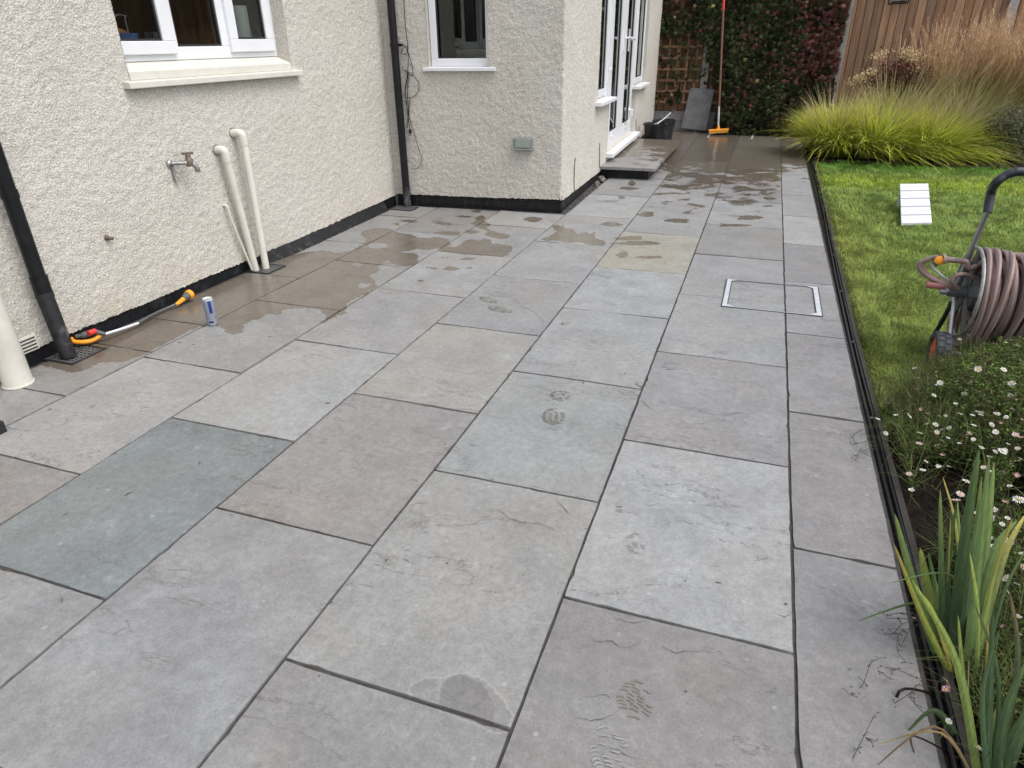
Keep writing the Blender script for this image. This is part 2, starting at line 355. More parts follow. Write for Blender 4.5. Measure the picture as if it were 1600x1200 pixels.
def polysd(P, poly):   # signed distance, + inside
    poly = np.array(poly); d = np.full(len(P), 1e9); ins = np.zeros(len(P), bool)
    for i in range(len(poly)):
        a = poly[i]; b = poly[(i+1) % len(poly)]; ab = b-a; t = np.clip(((P-a)@ab)/max(ab@ab, 1e-12), 0, 1)
        d = np.minimum(d, np.linalg.norm(P-a-t[:, None]*ab, axis=1))
        c = ((a[1] > P[:, 1]) != (b[1] > P[:, 1])); with_ = np.where(c, (b[0]-a[0])*(P[:, 1]-a[1])/((b[1]-a[1]) if abs(b[1]-a[1]) > 1e-12 else 1e-12)+a[0], -1e9)
        ins ^= c & (P[:, 0] < with_)
    return np.where(ins, d, -d)
def gp(L): return [G(x, y)[:2] for x, y in L]
WETP = [
 [(60,570),(95,578),(112,584),(135,578),(155,567),(172,566),(190,568),(200,563),(221,557),(272,530),(296,517),(318,509),(338,507),(350,516),(358,523),(371,524),(379,519),(383,508),(392,502),(402,500),(412,499),(414,492),(424,490),(432,495),(440,491),(441,485),(452,483),(478,482),(500,484),(507,490),(511,496),(504,503),(500,508),(514,501),(526,493),(537,493),(542,484),(541,476),(550,470),(560,465),(573,460),(585,451),(590,446),(583,437),(576,431),(590,426),(592,415),(610,411),(628,416),(640,417),(652,411),(655,400),(648,394),(636,396),(624,392),(640,393),(650,388),(664,391),(677,390),(687,385),(686,392),(705,394),(722,397),(757,399),(790,401),(800,391),(800,384),(787,381),(770,380),(765,374),(757,372),(747,376),(735,373),(725,376),(719,381),(705,381),(700,374),(682,370),(670,373),(655,371),(640,366),(625,364),(615,360),(609,356),(585,357),(572,359),(565,362),(564,367),(572,372),(572,378),(560,385),(550,392),(525,395),(510,391),(497,392),(475,394),(450,400),(432,407),(417,400),(300,440),(60,560)],
 [(686,345),(700,349),(694,352),(680,349)],
 [(869,362),(872,355),(880,351),(884,357),(893,357),(900,364),(905,367),(915,362),(922,366),(930,362),(930,372),(945,376),(947,384),(925,383),(905,378),(885,380),(872,376),(855,377),(845,374),(862,367)],
 [(735,349),(745,344),(757,345),(768,350),(760,356),(772,361),(782,364),(798,366),(795,372),(780,373),(768,370),(757,366),(762,360),(750,357)],
]
DRYP = [[(572,386),(583,380),(600,380),(608,385),(600,388),(585,388)],[(560,443),(575,442),(577,448),(566,451),(560,447)],[(550,411),(560,410),(568,415),(560,417),(552,415)],[(599,408),(608,407),(611,411),(601,413)],[(700,385),(712,378),(722,380),(712,386)]]
WETE = [(725,338,13,2),(745,330,9,2),(751,342,8,5),(702,364,20,4),(737,362,12,3),(833,343,15,4),(869,355,6,4),(955,350,18,3.5),(981,294,16,2.5),(987,286,6,4),(953,314,15,2),(972,308,6,3),(704,419,13,3.5),(675,419,9,2),(733,419,5,2),(730,404,13,2),(696,402,8,1.5),(657,439,7,2),(590,472,6,1.6),(881,506,9,2.5),(1000,601,8,6),(906,507,2,1),(985,372,22,4),(973,398,10,5),(1010,335,14,4),(998,380,40,3),(1015,402,25,2.5),(1170,340,20,4),(1145,352,25,3),(1060,345,20,4),(640,345,14,2.5),(620,350,6,2)]
def wetness(P):
    sd = np.full(len(P), -1.0)
    for w in WETP: sd = np.maximum(sd, polysd(P, gp(w)))
    for (x, y, rx, ry) in WETE:
        a = gp([(x+rx*math.cos(t)*(1+.25*math.sin(3*t+x)), y+ry*math.sin(t)*(1+.2*math.cos(2*t+y))) for t in np.linspace(0, 2*PI, 14)[:-1]])
        sd = np.maximum(sd, polysd(P, a))
    for w in DRYP: sd = np.minimum(sd, -polysd(P, gp(w)))
    Y = P[:, 1]; X = P[:, 0]
    b = np.interp(Y, [4.6, 5.6, 6.8, 7.6, 8.6, 9.6, 10.2], [-.45, -.20, -.06, .02, .10, .30, .6])
    b = b+np.interp(X, [-1.1, -.95, .2, .3, .5], [-.13, 0, 0, -.16, -.16])*(Y < 9.3)
    b = np.where(X < -1.0, np.where(Y < 8.2, -.45, b), b)
    return sd, b
class SlabSet:
    def __init__(s): s.V=[]; s.F=[]; s.col=[]; s.seed=[]; s.n=0
    def slab(s, x0, x1, y0, y1, col, z=0.0, th=.016, cell=.03, tilt=True):
        g = .0042+rng.random()*.0013; x0 += g; x1 -= g; y0 += g; y1 -= g
        nx = max(2, int((x1-x0)/cell)); ny = max(2, int((y1-y0)/cell))
        xs = np.linspace(x0, x1, nx+1); ys = np.linspace(y0, y1, ny+1)
        X, Y = np.meshgrid(xs, ys)
        def edge(n):
            e = rng.normal(0, .0011, n+1); e = np.convolve(e, [.25,.5,.25], 'same'); 
            if rng.random() < .6:
                k = rng.integers(0, n); e[k] -= .004
            return e
        X[:, 0] -= edge(ny); X[:, -1] += edge(ny); Y[0, :] -= edge(nx); Y[-1, :] += edge(nx)
        Z = np.full_like(X, z); 
        if tilt: Z += rng.normal(0, .0008)+(X-x0)*rng.normal(0, .0015)+(Y-y0)*rng.normal(0, .001)
        Z += .0012*np.sin(X*9+rng.random()*6)*np.sin(Y*7+rng.random()*6)
        
        V = np.stack([X, Y, Z], -1).reshape(-1, 3); W = nx+1
        i, j = np.meshgrid(np.arange(nx), np.arange(ny)); a = (j*W+i).ravel()
        F = np.stack([a, a+1, a+1+W, a+W], 1)
        ring = [k for k in range(W)]+[r*W+nx for r in range(1, ny+1)]+[ny*W+k for k in range(nx-1, -1, -1)]+[r*W for r in range(ny-1, 0, -1)]
        topc = V[ring].copy(); low = topc.copy(); low[:, 2] -= th; L = len(V); m = len(ring)
        sk = np.array([[L+m+k, L+k, L+(k+1) % m, L+m+(k+1) % m] for k in range(m)])
        V = np.vstack([V, low, topc]); F = np.vstack([F, sk]); s.V.append(V); s.F.append(F+s.n); s.n += len(V)
        s.col.append(np.tile(col, (len(V), 1))); s.seed.append(np.full(len(V), rng.random()*50))
    def build(s, name, parent=None):
        V = np.vstack(s.V); sd, b = wetness(V[:, :2])
        if name == 'tread': b = np.interp(V[:, 1], [7.7, 8.3, 9, 10.2], [-.12, .0, .12, .2])
        return mk(name, V, np.vstack(s.F), M_SLAB, parent, cols=np.vstack(s.col), attrs=dict(seed=np.concatenate(s.seed), wet_sd=sd, wet_bias=b, flake=polysd(V[:, :2], gp([(638,1075),(655,1058),(690,1062),(720,1050),(745,1056),(770,1075),(790,1098),(803,1120),(794,1150),(640,1092)])), flake2=polysd(V[:, :2], gp([(690,1066),(718,1053),(745,1062),(768,1084),(778,1140),(684,1110)]))))
XL = dict(R=.562, A=.2675, B=-.350, C=-.971, D=-1.584, E=-2.205, F=-2.810, W=-3.232)
COLS = {
 ('A','R'): [-1.8,-.9,0,.905,1.807,2.708,3.608,4.512,5.46,6.42,7.358,8.30,9.25,10.2,11.15,12.25],
 ('B','A'): [-2.25,-1.35,-.44,.469,1.378,2.269,3.154,4.063,4.98,5.914,6.897,7.86,8.82,9.80,10.78,11.76,12.3],
 ('C','B'): [-1.8,-.86,.04,.942,1.839,2.715,3.61,4.454,5.466,6.428,7.38,8.34,9.3,10.28,11.28,12.3],
 ('D','C'): [-2.2,-1.3,-.41,.49,1.396,2.278,3.159,4.057,4.967,5.907,6.865,7.85],
 ('E','D'): [-1.8,-.85,.05,.949,1.842,2.715,3.594,4.493,5.36,5.90],
 ('F','E'): [-1.3,-.42,.48,1.40,2.287,3.163,4.046,4.953,5.86],
 ('W','F'): [-1.7,-.85,.05,.95,1.842,2.342,2.728,3.614,4.506,5.41,5.82]}
GR=(.262,.262,.266); BR=(.238,.221,.211); LB=(.285,.294,.300); BG=(.178,.205,.212); WR=(.290,.280,.262); YE=(.30,.285,.215); PU=(.215,.205,.207); DK=(.195,.188,.185); LG=(.295,.29,.288)
CM = {('B','A',0):PU,('B','A',1):PU,('B','A',2):PU,('B','A',3):(.215,.203,.203),('B','A',4):(.292,.303,.312),('B','A',5):(.24,.235,.24),('B','A',6):(.268,.272,.276),('B','A',7):(.262,.260,.262),('B','A',8):(.225,.218,.205),('B','A',9):(.265,.262,.262),
 ('C','B',2):(.232,.224,.218),('C','B',3):(.27,.266,.255),('C','B',4):(.252,.266,.27),('C','B',5):(.268,.272,.275),('C','B',6):LB,('C','B',7):YE,('C','B',8):(.275,.268,.27),
 ('D','C',3):(.245,.247,.252),('D','C',4):(.248,.231,.222),('D','C',5):WR,('D','C',6):(.258,.262,.27),('D','C',7):(.27,.272,.275),('D','C',8):(.265,.26,.26),('D','C',9):LB,
 ('E','D',2):(.240,.243,.248),('E','D',3):BG,('E','D',4):LB,('E','D',5):(.275,.266,.268),('E','D',6):(.285,.285,.285),('E','D',7):GR,
 ('F','E',2):BR,('F','E',3):LG,('F','E',4):(.255,.25,.245),('F','E',5):(.265,.255,.25),('F','E',6):GR,
 ('W','F',3):(.26,.252,.242),('W','F',4):(.25,.24,.235),
 ('A','R',3):(.222,.212,.215),('A','R',4):(.215,.203,.206),('A','R',5):(.238,.226,.228),('A','R',6):(.25,.24,.245)}
ss = SlabSet()
for (a, b), Y in COLS.items():
    for k in range(len(Y)-1):
        base = CM.get((a, b, k), [GR, BR, (.255,.25,.25), PU, LG][rng.integers(0, 5)])
        c = np.array(base); c = (c*.58+c.mean()*.42)*.885*np.array((.985,1.008,1.0))*(1+rng.normal(0, .015))
        if (a,b) == ('W','F') and k in (4, 8, 9): 
            ss.slab(XL[a]+ (.0 if k>6 else 0), XL[b], Y[k], Y[k+1], c)
        else: ss.slab(XL[a], XL[b], Y[k], Y[k+1], c)
ss.slab(-1.30, XL['C'], 7.85, 9.0, np.array(PU)); ss.slab(-1.30, XL['C'], 9.0, 10.2, np.array(PU)); ss.slab(-1.62, XL['C'], 10.2, 11.2, np.array(PU)); ss.slab(-1.62, XL['C'], 11.2, 12.3, np.array(DK))
struct(ss.build('patio'), 'grey riven sandstone slabs laid in staggered courses, partly wet')
pt_ = [o for o in C.objects if o.name == 'patio'][0]
ck = MB()
def crack(pts, w=.0022):
    P = [Vector(G(x, y, .0032)) for x, y in pts]; Q = smoothpath(P, 4); Q = [q+Vector((random.gauss(0,.0025), random.gauss(0,.0025), 0)) for q in Q]; n = len(Q); vs = []
    for i, q in enumerate(Q):
        d = (Q[min(i+1,n-1)]-Q[max(i-1,0)]); d.z = 0; d.normalize(); sd_ = Vector((-d.y, d.x, 0))*w*.5*random.uniform(.3,1.2)*math.sin(PI*(i+.6)/(n+.2)); vs += [tuple(q-sd_), tuple(q+sd_)]
    ck.add(vs, [(2*i,2*i+2,2*i+3,2*i+1) for i in range(n-1)])
for c_ in ([(755,793),(772,797),(784,798),(798,811),(820,816),(850,820),(876,832),(890,850)],[(866,780),(880,792),(890,806)],[(798,463),(806,470),(815,478),(835,488),(845,497),(854,505)],[(661,446),(664,452),(674,452)],[(690,450),(700,453)],
           [(0,663),(15,668),(35,671),(62,675)],[(85,668),(100,662),(108,650)],[(918,995),(935,1003),(950,1000),(975,1012),(1005,1005)],[(960,965),(985,972),(1010,970)],[(1010,790),(1030,788)],[(905,1090),(940,1086),(968,1090)],
           [(960,1165),(975,1178),(1000,1186)],[(1032,1010),(1060,1018),(1095,1016),(1130,1019)],[(905,1120),(930,1125),(960,1118)],[(640,790),(655,785),(662,788)],[(1090,640),(1120,648),(1160,645),(1190,660)],[(1000,625),(1020,640)],[(1105,590),(1130,596),(1170,596),(1205,610)],
           [(1060,655),(1080,662),(1110,660)],[(1215,960),(1234,962)],[(1180,770),(1195,762)],[(640,748),(655,752)],[(630,872),(645,880)],[(470,560),(500,552)]):
    crack(c_)
ck.build('crack', simple('crack_line', (.075,.072,.07), .9), pt_)
M_PRINT = simple('damp_print', (.155,.143,.108), .4, var=.12); M_FAINT = simple('faint_damp_print', (.245,.246,.242), .5, var=.1)
for (x, y, an, L, W, k) in FOOT:
    b = MB(); rf_ = random.Random(int(x*1000)); n = max(7, int(L*2/.0095)); ca, sa = math.cos(an), math.sin(an)
    for r_ in range(n):
        v = -L+2*L*(r_+.5)/n; hw = W*math.sqrt(max(0, 1-(v/L)**2)); nb_ = max(1, int(hw*2/.022))
        for q_ in range(nb_):
            if rf_.random() < .20+.35*(1-k): continue
            u0 = -hw+2*hw*(q_+.12)/nb_; u1 = -hw+2*hw*(q_+.88)/nb_; th_ = .0026*rf_.uniform(.6,1.3); vs = []
            for m_ in range(5):
                f_ = m_/4; u = u0+(u1-u0)*f_; vv = v+.0035*math.sin(f_*PI+q_)+.05*(u*u)/max(W,.01)*(1 if q_ % 2 else -1)+rf_.gauss(0,.0006); tt = th_*(.55+.45*math.sin(PI*f_))
                for sgn in (-1, 1): vs.append((x+u*ca-(vv+sgn*tt)*sa, y+u*sa+(vv+sgn*tt)*ca, .0031))
            b.add(vs, [(2*m_,2*m_+2,2*m_+3,2*m_+1) for m_ in range(4)])
    b.build('footprint', M_PRINT if k > .7 else M_FAINT, pt_)

db = MB()
for i in range(260):
    if i < 150:
        y = random.uniform(.9, 6.5); x = random.choice([XL['A'], XL['B'], XL['C'], XL['D'], XL['E'], XL['F']])+random.gauss(0, .006)
        if random.random() < .4: x = random.uniform(-2.6, .5); y = random.choice([1.378, 2.269, 3.154, 4.063, 1.839, 2.715, 3.61])+random.gauss(0, .006)
    else: x = random.uniform(-2.9, .54); y = random.uniform(.9, 6)
    L_ = random.uniform(.002, .006) if i < 230 else random.uniform(.008, .018); a_ = random.uniform(0, PI); w_ = random.uniform(.001, .003); c_, s_ = math.cos(a_), math.sin(a_)
    db.add([(x-c_*L_, y-s_*L_, .0030), (x+s_*w_, y-c_*w_, .0034), (x+c_*L_, y+s_*L_, .0030), (x-s_*w_, y+c_*w_, .0052)], [(0,1,2),(0,2,3),(0,3,1),(1,3,2)])
struct(db.build('debris', simple('crumbs', (.07,.06,.045), .9, var=.5)), 'scattered crumbs and bits of dry leaf on the slabs', 'stuff')

# ------------------------------------------------------------------ house
class Wall:
    def __init__(s, P0, P1, n):
        s.P0 = np.array(P0); d = np.array(P1)-s.P0; s.L = np.linalg.norm(d); s.d = d/s.L; s.n = np.array([s.d[1], -s.d[0]])
        if s.n@np.array(n) < 0: s.n = -s.n
    def p(s, a, o, z): q = s.P0+s.d*a+s.n*o; return (q[0], q[1], z)
    def hit(s, x, y, o=0):
        r = ray(x, y); P = s.P0+s.n*o; t = (P@s.n)/(r[:2]@s.n); q = r[:2]*t-P; return float(q@s.d), float(H+r[2]*t)
    def box(s, mb, a0, a1, o0, o1, z0, z1):
        return mb.hexa([s.p(a0,o1,z0), s.p(a1,o1,z0), s.p(a1,o0,z0), s.p(a0,o0,z0), s.p(a0,o1,z1), s.p(a1,o1,z1), s.p(a1,o0,z1), s.p(a0,o0,z1)])
W1 = Wall((-3.25, -3.0), (-3.25, 5.84), (1, 0)); W2 = Wall((-3.25, 5.84), (-1.635, 5.955), (0, -1)); W3 = Wall((-1.635, 5.955), (-1.80, 12.35), (1, 0))
S1 = 3.0   # W1 local s = Y + S1
house = thing('house', 'cream roughcast rendered house with white window frames and a black painted foot', 'house', (-3.25, 5.84, 0))
ZT = 2.25
OPEN = {1: [(3.04+S1, 4.47+S1, 1.236, 2.12)], 2: [(.415, .962, 1.205, 2.13)], 3: [(1.46, 2.12, .83, 2.1), (2.12, 4.15, .235, 2.1), (4.15, 4.95, .83, 2.1)]}
def wall_mesh():
    cell = .0115; cols = []   # (x,y,nx,ny,wall,s)
    def lines(L, ops):
        s = np.arange(0, L, cell); s = [v for v in s if all(abs(v-q) > cell*.55 for o in ops for q in o[:2])] + sorted({q for o in ops for q in o[:2]})
        return sorted(s)
    for wi, W in ((1, W1), (2, W2), (3, W3)):
        s0 = 3.9 if wi == 1 else 0
        for s in lines(W.L, OPEN[wi]):
            if s < s0: continue
            if wi == 1 and s > W.L-.003: continue
            if wi == 2 and s > W.L-.02: continue
            if wi == 3 and s < .02: continue
            q = W.P0+W.d*s; cols.append((q[0], q[1], W.n[0], W.n[1], wi, s))
        if wi == 2:   # rounded outer corner
            c = W2.P0+W2.d*(W2.L-.02)-W2.n*.02
            a0 = math.atan2(W2.n[1], W2.n[0]); a1 = math.atan2(W3.n[1], W3.n[0])
            for k in range(1, 4):
                a = a0+(a1-a0)*k/4; n = np.array([math.cos(a), math.sin(a)]); q = c+n*.02; cols.append((q[0], q[1], n[0], n[1], 9, 0))
    cols = np.array(cols); nz = {q for o in sum(OPEN.values(), []) for q in o[2:] if q < ZT}
    zs = np.arange(.0, ZT+cell, cell); zs = np.array(sorted([z for z in zs if all(abs(z-q) > cell*.5 for q in nz)]+list(nz)))
    n, m = len(cols), len(zs); D = rng.random((n, m)); D2 = D.copy()
    D2 = (D*2+np.roll(D, 1, 0)+np.roll(D, -1, 0)+np.roll(D, 1, 1)+np.roll(D, -1, 1))/6
    D = (D2-.5)*.0105
    big = rng.random((n//12+2, m//12+2)); gi = np.arange(n)/12; gj = np.arange(m)/12
    i0 = gi.astype(int); j0 = gj.astype(int); fi = (gi-i0)[:, None]; fj = (gj-j0)[None, :]
    B = big[np.ix_(i0, j0)]*(1-fi)*(1-fj)+big[np.ix_(i0+1, j0)]*fi*(1-fj)+big[np.ix_(i0, j0+1)]*(1-fi)*fj+big[np.ix_(i0+1, j0+1)]*fi*fj
    D += (B-.5)*.006
    # wall foot height
    foot = np.zeros(n)
    for i, c in enumerate(cols):
        if c[4] == 1: foot[i] = np.interp(c[5]-S1, [1.5, 3.8, 5.84], [.082, .072, .098])
        elif c[4] == 2: foot[i] = np.interp(c[5], [0, 1.6], [.10, .118])
        else: foot[i] = np.interp(c[5], [0, 1.85, 6.4], [.112, .075, .06])
    foot += (rng.random(n)-.5)*.008+np.interp(np.arange(n), np.arange(0, n+40, 40), (rng.random(len(np.arange(0, n+40, 40)))-.5)*.012)
    V = np.zeros((n, m, 3)); V[:, :, 0] = cols[:, 0:1]+cols[:, 2:3]*D; V[:, :, 1] = cols[:, 1:2]+cols[:, 3:4]*D
    V[:, :, 2] = np.maximum(zs[None, :], foot[:, None]); V[:, :, 2] += np.where(zs[None, :] > .15, (rng.random((n, m))-.5)*.003, 0)
    F = []
    cs = cols[:, 5]; cw = cols[:, 4]
    I, J = np.meshgrid(np.arange(n-1), np.arange(m-1), indexing='ij')
    keep = np.ones(I.shape, bool); keep &= zs[J+1] > foot[I]
    for wi, ops in OPEN.items():
        for (a, b, z0, z1) in ops:
            mid = (cs[:-1]+cs[1:])/2; inn = (cw[:-1] == wi) & (cw[1:] == wi) & (mid > a) & (mid < b); zm = (zs[:-1]+zs[1:])/2
            keep &= ~(inn[:, None] & ((zm > z0) & (zm < z1))[None, :])
    a = (I*m+J)[keep]; F = np.stack([a, a+m, a+m+1, a+1], 1)
    V = V.reshape(-1, 3)
    # lip under the foot, turned inwards
    jf = [int(np.argmax(zs > foot[i]))-1 for i in range(n)]
    fv = V.reshape(n, m, 3)[np.arange(n), np.maximum(jf, 0)].copy(); lip = fv.copy(); lip[:, 0] -= cols[:, 2]*.03; lip[:, 1] -= cols[:, 3]*.03
    b0 = len(V); V = np.vstack([V, fv, lip]); k = np.arange(n-1)
    F = np.vstack([F, np.stack([b0+k, b0+n+k, b0+n+k+1, b0+k+1], 1)])
    # plain upper wall, wall towards the camera's left, reveals
    def quad(pts):
        nonlocal V, F
        b = len(V); V = np.vstack([V, np.array(pts)]); F = np.vstack([F, [[b, b+1, b+2, b+3]]])
    for W in (W1, W2, W3):
        quad([W.p(0, 0, ZT-.001), W.p(W.L, 0, ZT-.001), W.p(W.L, 0, 3.0), W.p(0, 0, 3.0)])
    quad([W1.p(0, 0, .068), W1.p(3.9, 0, .068), W1.p(3.9, 0, ZT), W1.p(0, 0, ZT)])
    e = W3.p(W3.L, 0, 0); quad([(e[0], e[1], .06), (e[0]-6, e[1], .06), (e[0]-6, e[1], 3), (e[0], e[1], 3)])
    for wi, W, dp in ((1, W1, .13), (2, W2, .09), (3, W3, .10)):
        for (a_, b_, z0, z1) in OPEN[wi]:
            top = z1; fr = .004
            if wi == 3:
                if a_ > 2 and b_ < 4.5:
                    sides = []
                    for sx in (a_, b_): quad([W.p(sx, fr, z0), W.p(sx, -dp-.03, z0), W.p(sx, -dp-.03, .84), W.p(sx, fr, .84)])
                elif a_ < 2: sides = [a_]
                else: sides = [b_]
            else: sides = [a_, b_]
            for sx in sides: 
                for q in range(6):
                    zz0 = z0+(top-z0)*q/6; zz1 = z0+(top-z0)*(q+1)/6
                    quad([W.p(sx, fr, zz0), W.p(sx, -dp, zz0), W.p(sx, -dp, zz1), W.p(sx, fr, zz1)])
            quad([W.p(a_, fr, top), W.p(b_, fr, top), W.p(b_, -dp, top), W.p(a_, -dp, top)])
            quad([W.p(a_, fr, z0), W.p(b_, fr, z0), W.p(b_, -dp, z0), W.p(a_, -dp, z0)])
    return mk('wall', V, F, M_REND, house, smooth=False)
wall_mesh()
# black foot of the house
pb = MB()
def strip(W, a0, a1, o, z0, z1, n, wob=.003, outs=None):
    vs = []
    for i in range(n+1):
        s = a0+(a1-a0)*i/n; oo = o+random.uniform(-wob, wob)
        vs += [W.p(s, oo+random.uniform(-.002,.002), z0), W.p(s, oo, (z0+z1)/2+random.uniform(-.004,.004)), W.p(s, oo-.006, z1)]
    pb.add(vs, [(i*3+j, i*3+3+j, i*3+4+j, i*3+1+j) for i in range(n) for j in (0, 1)])
strip(W1, 0, W1.L, -.016, -.06, .13, 140); strip(W2, 0, W2.L+.004, -.010, -.06, .15, 60); strip(W3, -.01, W3.L, -.012, -.06, .14, 160)
pb.build('plinth', M_BITU, house)
ml = MB()       # mortar courses of the painted brick foot
for W, a0, a1 in ((W2, .3, W2.L-.01), (W3, .02, 1.85)):
    for z in (.022, .085 if W is W3 else .09): W.box(ml, a0, a1, -.02, -.0035, z, z+.012)
ml.build('brick_course', M_BITU, house)
fl = MB(); n = 60; vs = []
for i in range(n+1):
    s = 3.83+S1+1.75*i/n; w = .055*math.sin(PI*min(1, (i+3)/14)/2)*(1-.5*i/n)+random.uniform(-.006, .006)
    vs += [W1.p(s, -.01, .085), W1.p(s, .012, .06+random.uniform(-.004,.004)), W1.p(s, w*.7, .03), W1.p(s, w+.012, .0)]
fl.add(vs, [(i*4+j, i*4+4+j, i*4+5+j, i*4+1+j) for i in range(n) for j in range(3)]); fl.build('mortar_fillet', M_FILLET, house, smooth=True)
# rooms behind the glass (dark), one closed shell each
rm = MB()
def room(W, a0, a1, o0, o1, z0, z1):
    P = [W.p(a0,o0,z0), W.p(a1,o0,z0), W.p(a1,o1,z0), W.p(a0,o1,z0), W.p(a0,o0,z1), W.p(a1,o0,z1), W.p(a1,o1,z1), W.p(a0,o1,z1)]
    rm.add(P, [(0,1,2,3),(4,5,6,7),(1,2,6,5),(2,3,7,6),(3,0,4,7)])
room(W1, 2.2+S1, 5.2+S1, -.18, -2.6, .9, 2.4); room(W2, .1, 1.5, -.16, -2.0, .6, 2.4); room(W3, .9, 6.0, -.18, -1.3, .1, 2.4)
rm.build('interior', M_DARK, house)

def window(W, name, bars, panes, gask, sills, label=None, m_sill=None):
    f = MB()
    for b in bars: W.box(f, *b)
    fo = f.build(name, M_UPVC, house, bevel=.004)
    if label: fo['label'] = label
    fo['_loc'] = tuple(house['_loc'])
    for (a0, a1, z0, z1, o) in panes:
        dt = .0155 if W is W2 else 0
        g = MB(); g.add([W.p(a0, o-dt, z0), W.p(a1, o+dt-.002, z0), W.p(a1, o+dt-.002, z1), W.p(a0, o-dt, z1)], [(0,1,2,3)]); go = g.build('glass_pane', M_GLASS, fo)
        k = MB(); t = gask
        W.box(k, a0-.002, a0+t, o-.004, o+.007, z0-.002, z1); W.box(k, a1-t, a1+.002, o-.004, o+.007, z0-.002, z1); W.box(k, a0, a1, o-.004, o+.0065, z0-.002, z0+t)
        k.build('gasket', M_GASKET, fo)
    for (verts, mm) in sills:
        s = MB(); s.hexa(verts); s.build('window_sill', mm, fo, bevel=.004)
    return fo
# kitchen window
a = S1; zt = 2.11
bars = [(2.98+a, 4.47+a, -.16, -.100, 1.329, 1.40), (4.42+a, 4.474+a, -.16, -.1005, 1.40, zt), (2.98+a, 3.06+a, -.16, -.1005, 1.4, zt), (3.49+a, 3.545+a, -.16, -.1005, 1.4, zt), (3.925+a, 3.99+a, -.16, -.1005, 1.4, zt),(3.0+a,4.46+a,-.16,-.1006,zt-.06,zt),
        (3.0+a, 3.512+a, -.105, -.078, 1.363, 1.431), (3.42+a, 3.5115+a, -.105, -.0785, 1.431, zt-.05), (3.0+a, 3.08+a, -.105, -.0785, 1.431, zt-.05),
        (3.985+a, 4.43+a, -.105, -.078, 1.363, 1.438), (3.9855+a, 4.063+a, -.105, -.0785, 1.438, zt-.05), (4.355+a, 4.4295+a, -.105, -.0785, 1.438, zt-.05)]
panes = [(3.08+a, 3.42+a, 1.431, zt-.05, -.098), (3.545+a, 3.925+a, 1.40, zt-.05, -.115), (4.063+a, 4.355+a, 1.438, zt-.05, -.098)]
def slope(W, a0, a1, oT, zT, oB, zB, zb2):
    return [W.p(a0,oB,zb2), W.p(a1,oB,zb2), W.p(a1,oT-.02,zb2), W.p(a0,oT-.02,zb2), W.p(a0,oB,zB), W.p(a1,oB,zB), W.p(a1,oT,zT), W.p(a0,oT,zT)]
sills = [(slope(W1, 3.042+a, 4.468+a, -.108, 1.328, .004, 1.285, 1.2405), M_CREAM), (slope(W1, 2.985+a, 4.535+a, -.03, 1.243, .052, 1.236, 1.203), M_CREAM)]
kw = window(W1, 'window', bars, panes, .012, sills, 'three-light white window with a deep cream sill')
# narrow window by the corner
bars = [(.42, .958, -.10, -.045, 1.212, 1.276), (.42, .482, -.10, -.0455, 1.276, 2.12), (.924, .958, -.10, -.0455, 1.276, 2.12), (.43, .95, -.10, -.0456, 2.06, 2.12)]
window(W2, 'window', bars, [(.482, .924, 1.276, 2.06, -.06)], .012, [(slope(W2, .365, 1.022, -.05, 1.212, .035, 1.206, 1.178), M_UPVC)], 'narrow white window with a slim white sill')
# side windows and french door
def sidewin(a0, a1, sa, sb, lab):
    t = .075
    window(W3, 'window', [(a0, a1, -.12, -.05, .838, .90), (a0, a0+t, -.12, -.0505, .90, 2.09), (a1-t, a1, -.12, -.0505, .90, 2.09), (a0, a1, -.12, -.0506, 2.02, 2.09),
        (a0+.02, a1-.02, -.06, -.035, .86, .925), (a1-t-.025, a1-.02, -.06, -.0355, .925, 2.04), (a0+.02, a0+t+.02, -.06, -.0355, .925, 2.04)],
        [(a0+t+.02, a1-t-.025, .925, 2.04, -.055)], .014, [(slope(W3, sa, sb, -.05, .835, .075, .826, .79), M_UPVC)], lab)
sidewin(1.47, 2.13, 1.36, 2.22, 'tall white side window nearer the camera than the french door'); sidewin(4.15, 4.945, 4.06, 5.06, 'tall white side window beyond the french door')
f = MB()
for b in [(2.13, 2.25, -.12, -.05, .235, 2.09), (4.03, 4.15, -.12, -.05, .235, 2.09), (2.25, 4.03, -.12, -.0505, 2.02, 2.09), (2.25, 4.03, -.12, -.0505, .235, .29)]: W3.box(f, *b)
fd = f.build('french_door', M_UPVC, house, bevel=.004); fd['_loc'] = tuple(house['_loc'])
for (a0, a1, g0, g1) in ((2.252, 3.135, 2.43, 2.935), (3.137, 4.028, 3.34, 3.90)):
    l = MB()
    for b in [(a0, g0, -.10, -.035, .29, 2.02), (g1, a1, -.10, -.035, .29, 2.02), (g0, g1, -.10, -.0355, .29, .41), (g0, g1, -.10, -.0355, 1.93, 2.02)]: W3.box(l, *b)
    lo = l.build('door_leaf', M_UPVC, fd, bevel=.004)
    g = MB(); g.add([W3.p(g0, -.06, .41), W3.p(g1, -.06, .41), W3.p(g1, -.06, 1.93), W3.p(g0, -.06, 1.93)], [(0,1,2,3)]); g.build('glass_pane', M_GLASS, fd)
    k = MB()
    for (x0, x1) in ((g0-.001, g0+.014), (g1-.014, g1+.001)): W3.box(k, x0, x1, -.066, -.05, .41, 1.93)
    W3.box(k, g0, g1, -.066, -.0505, .409, .424); k.build('gasket', M_GASKET, fd)
h = MB(); W3.box(h, 3.10, 3.15, -.035, -.022, 1.27, 1.52); h.tube([W3.p(3.125, -.03, 1.42), W3.p(3.125, .025, 1.42), W3.p(3.20, .03, 1.42), W3.p(3.33, .03, 1.40)], .012, 8)
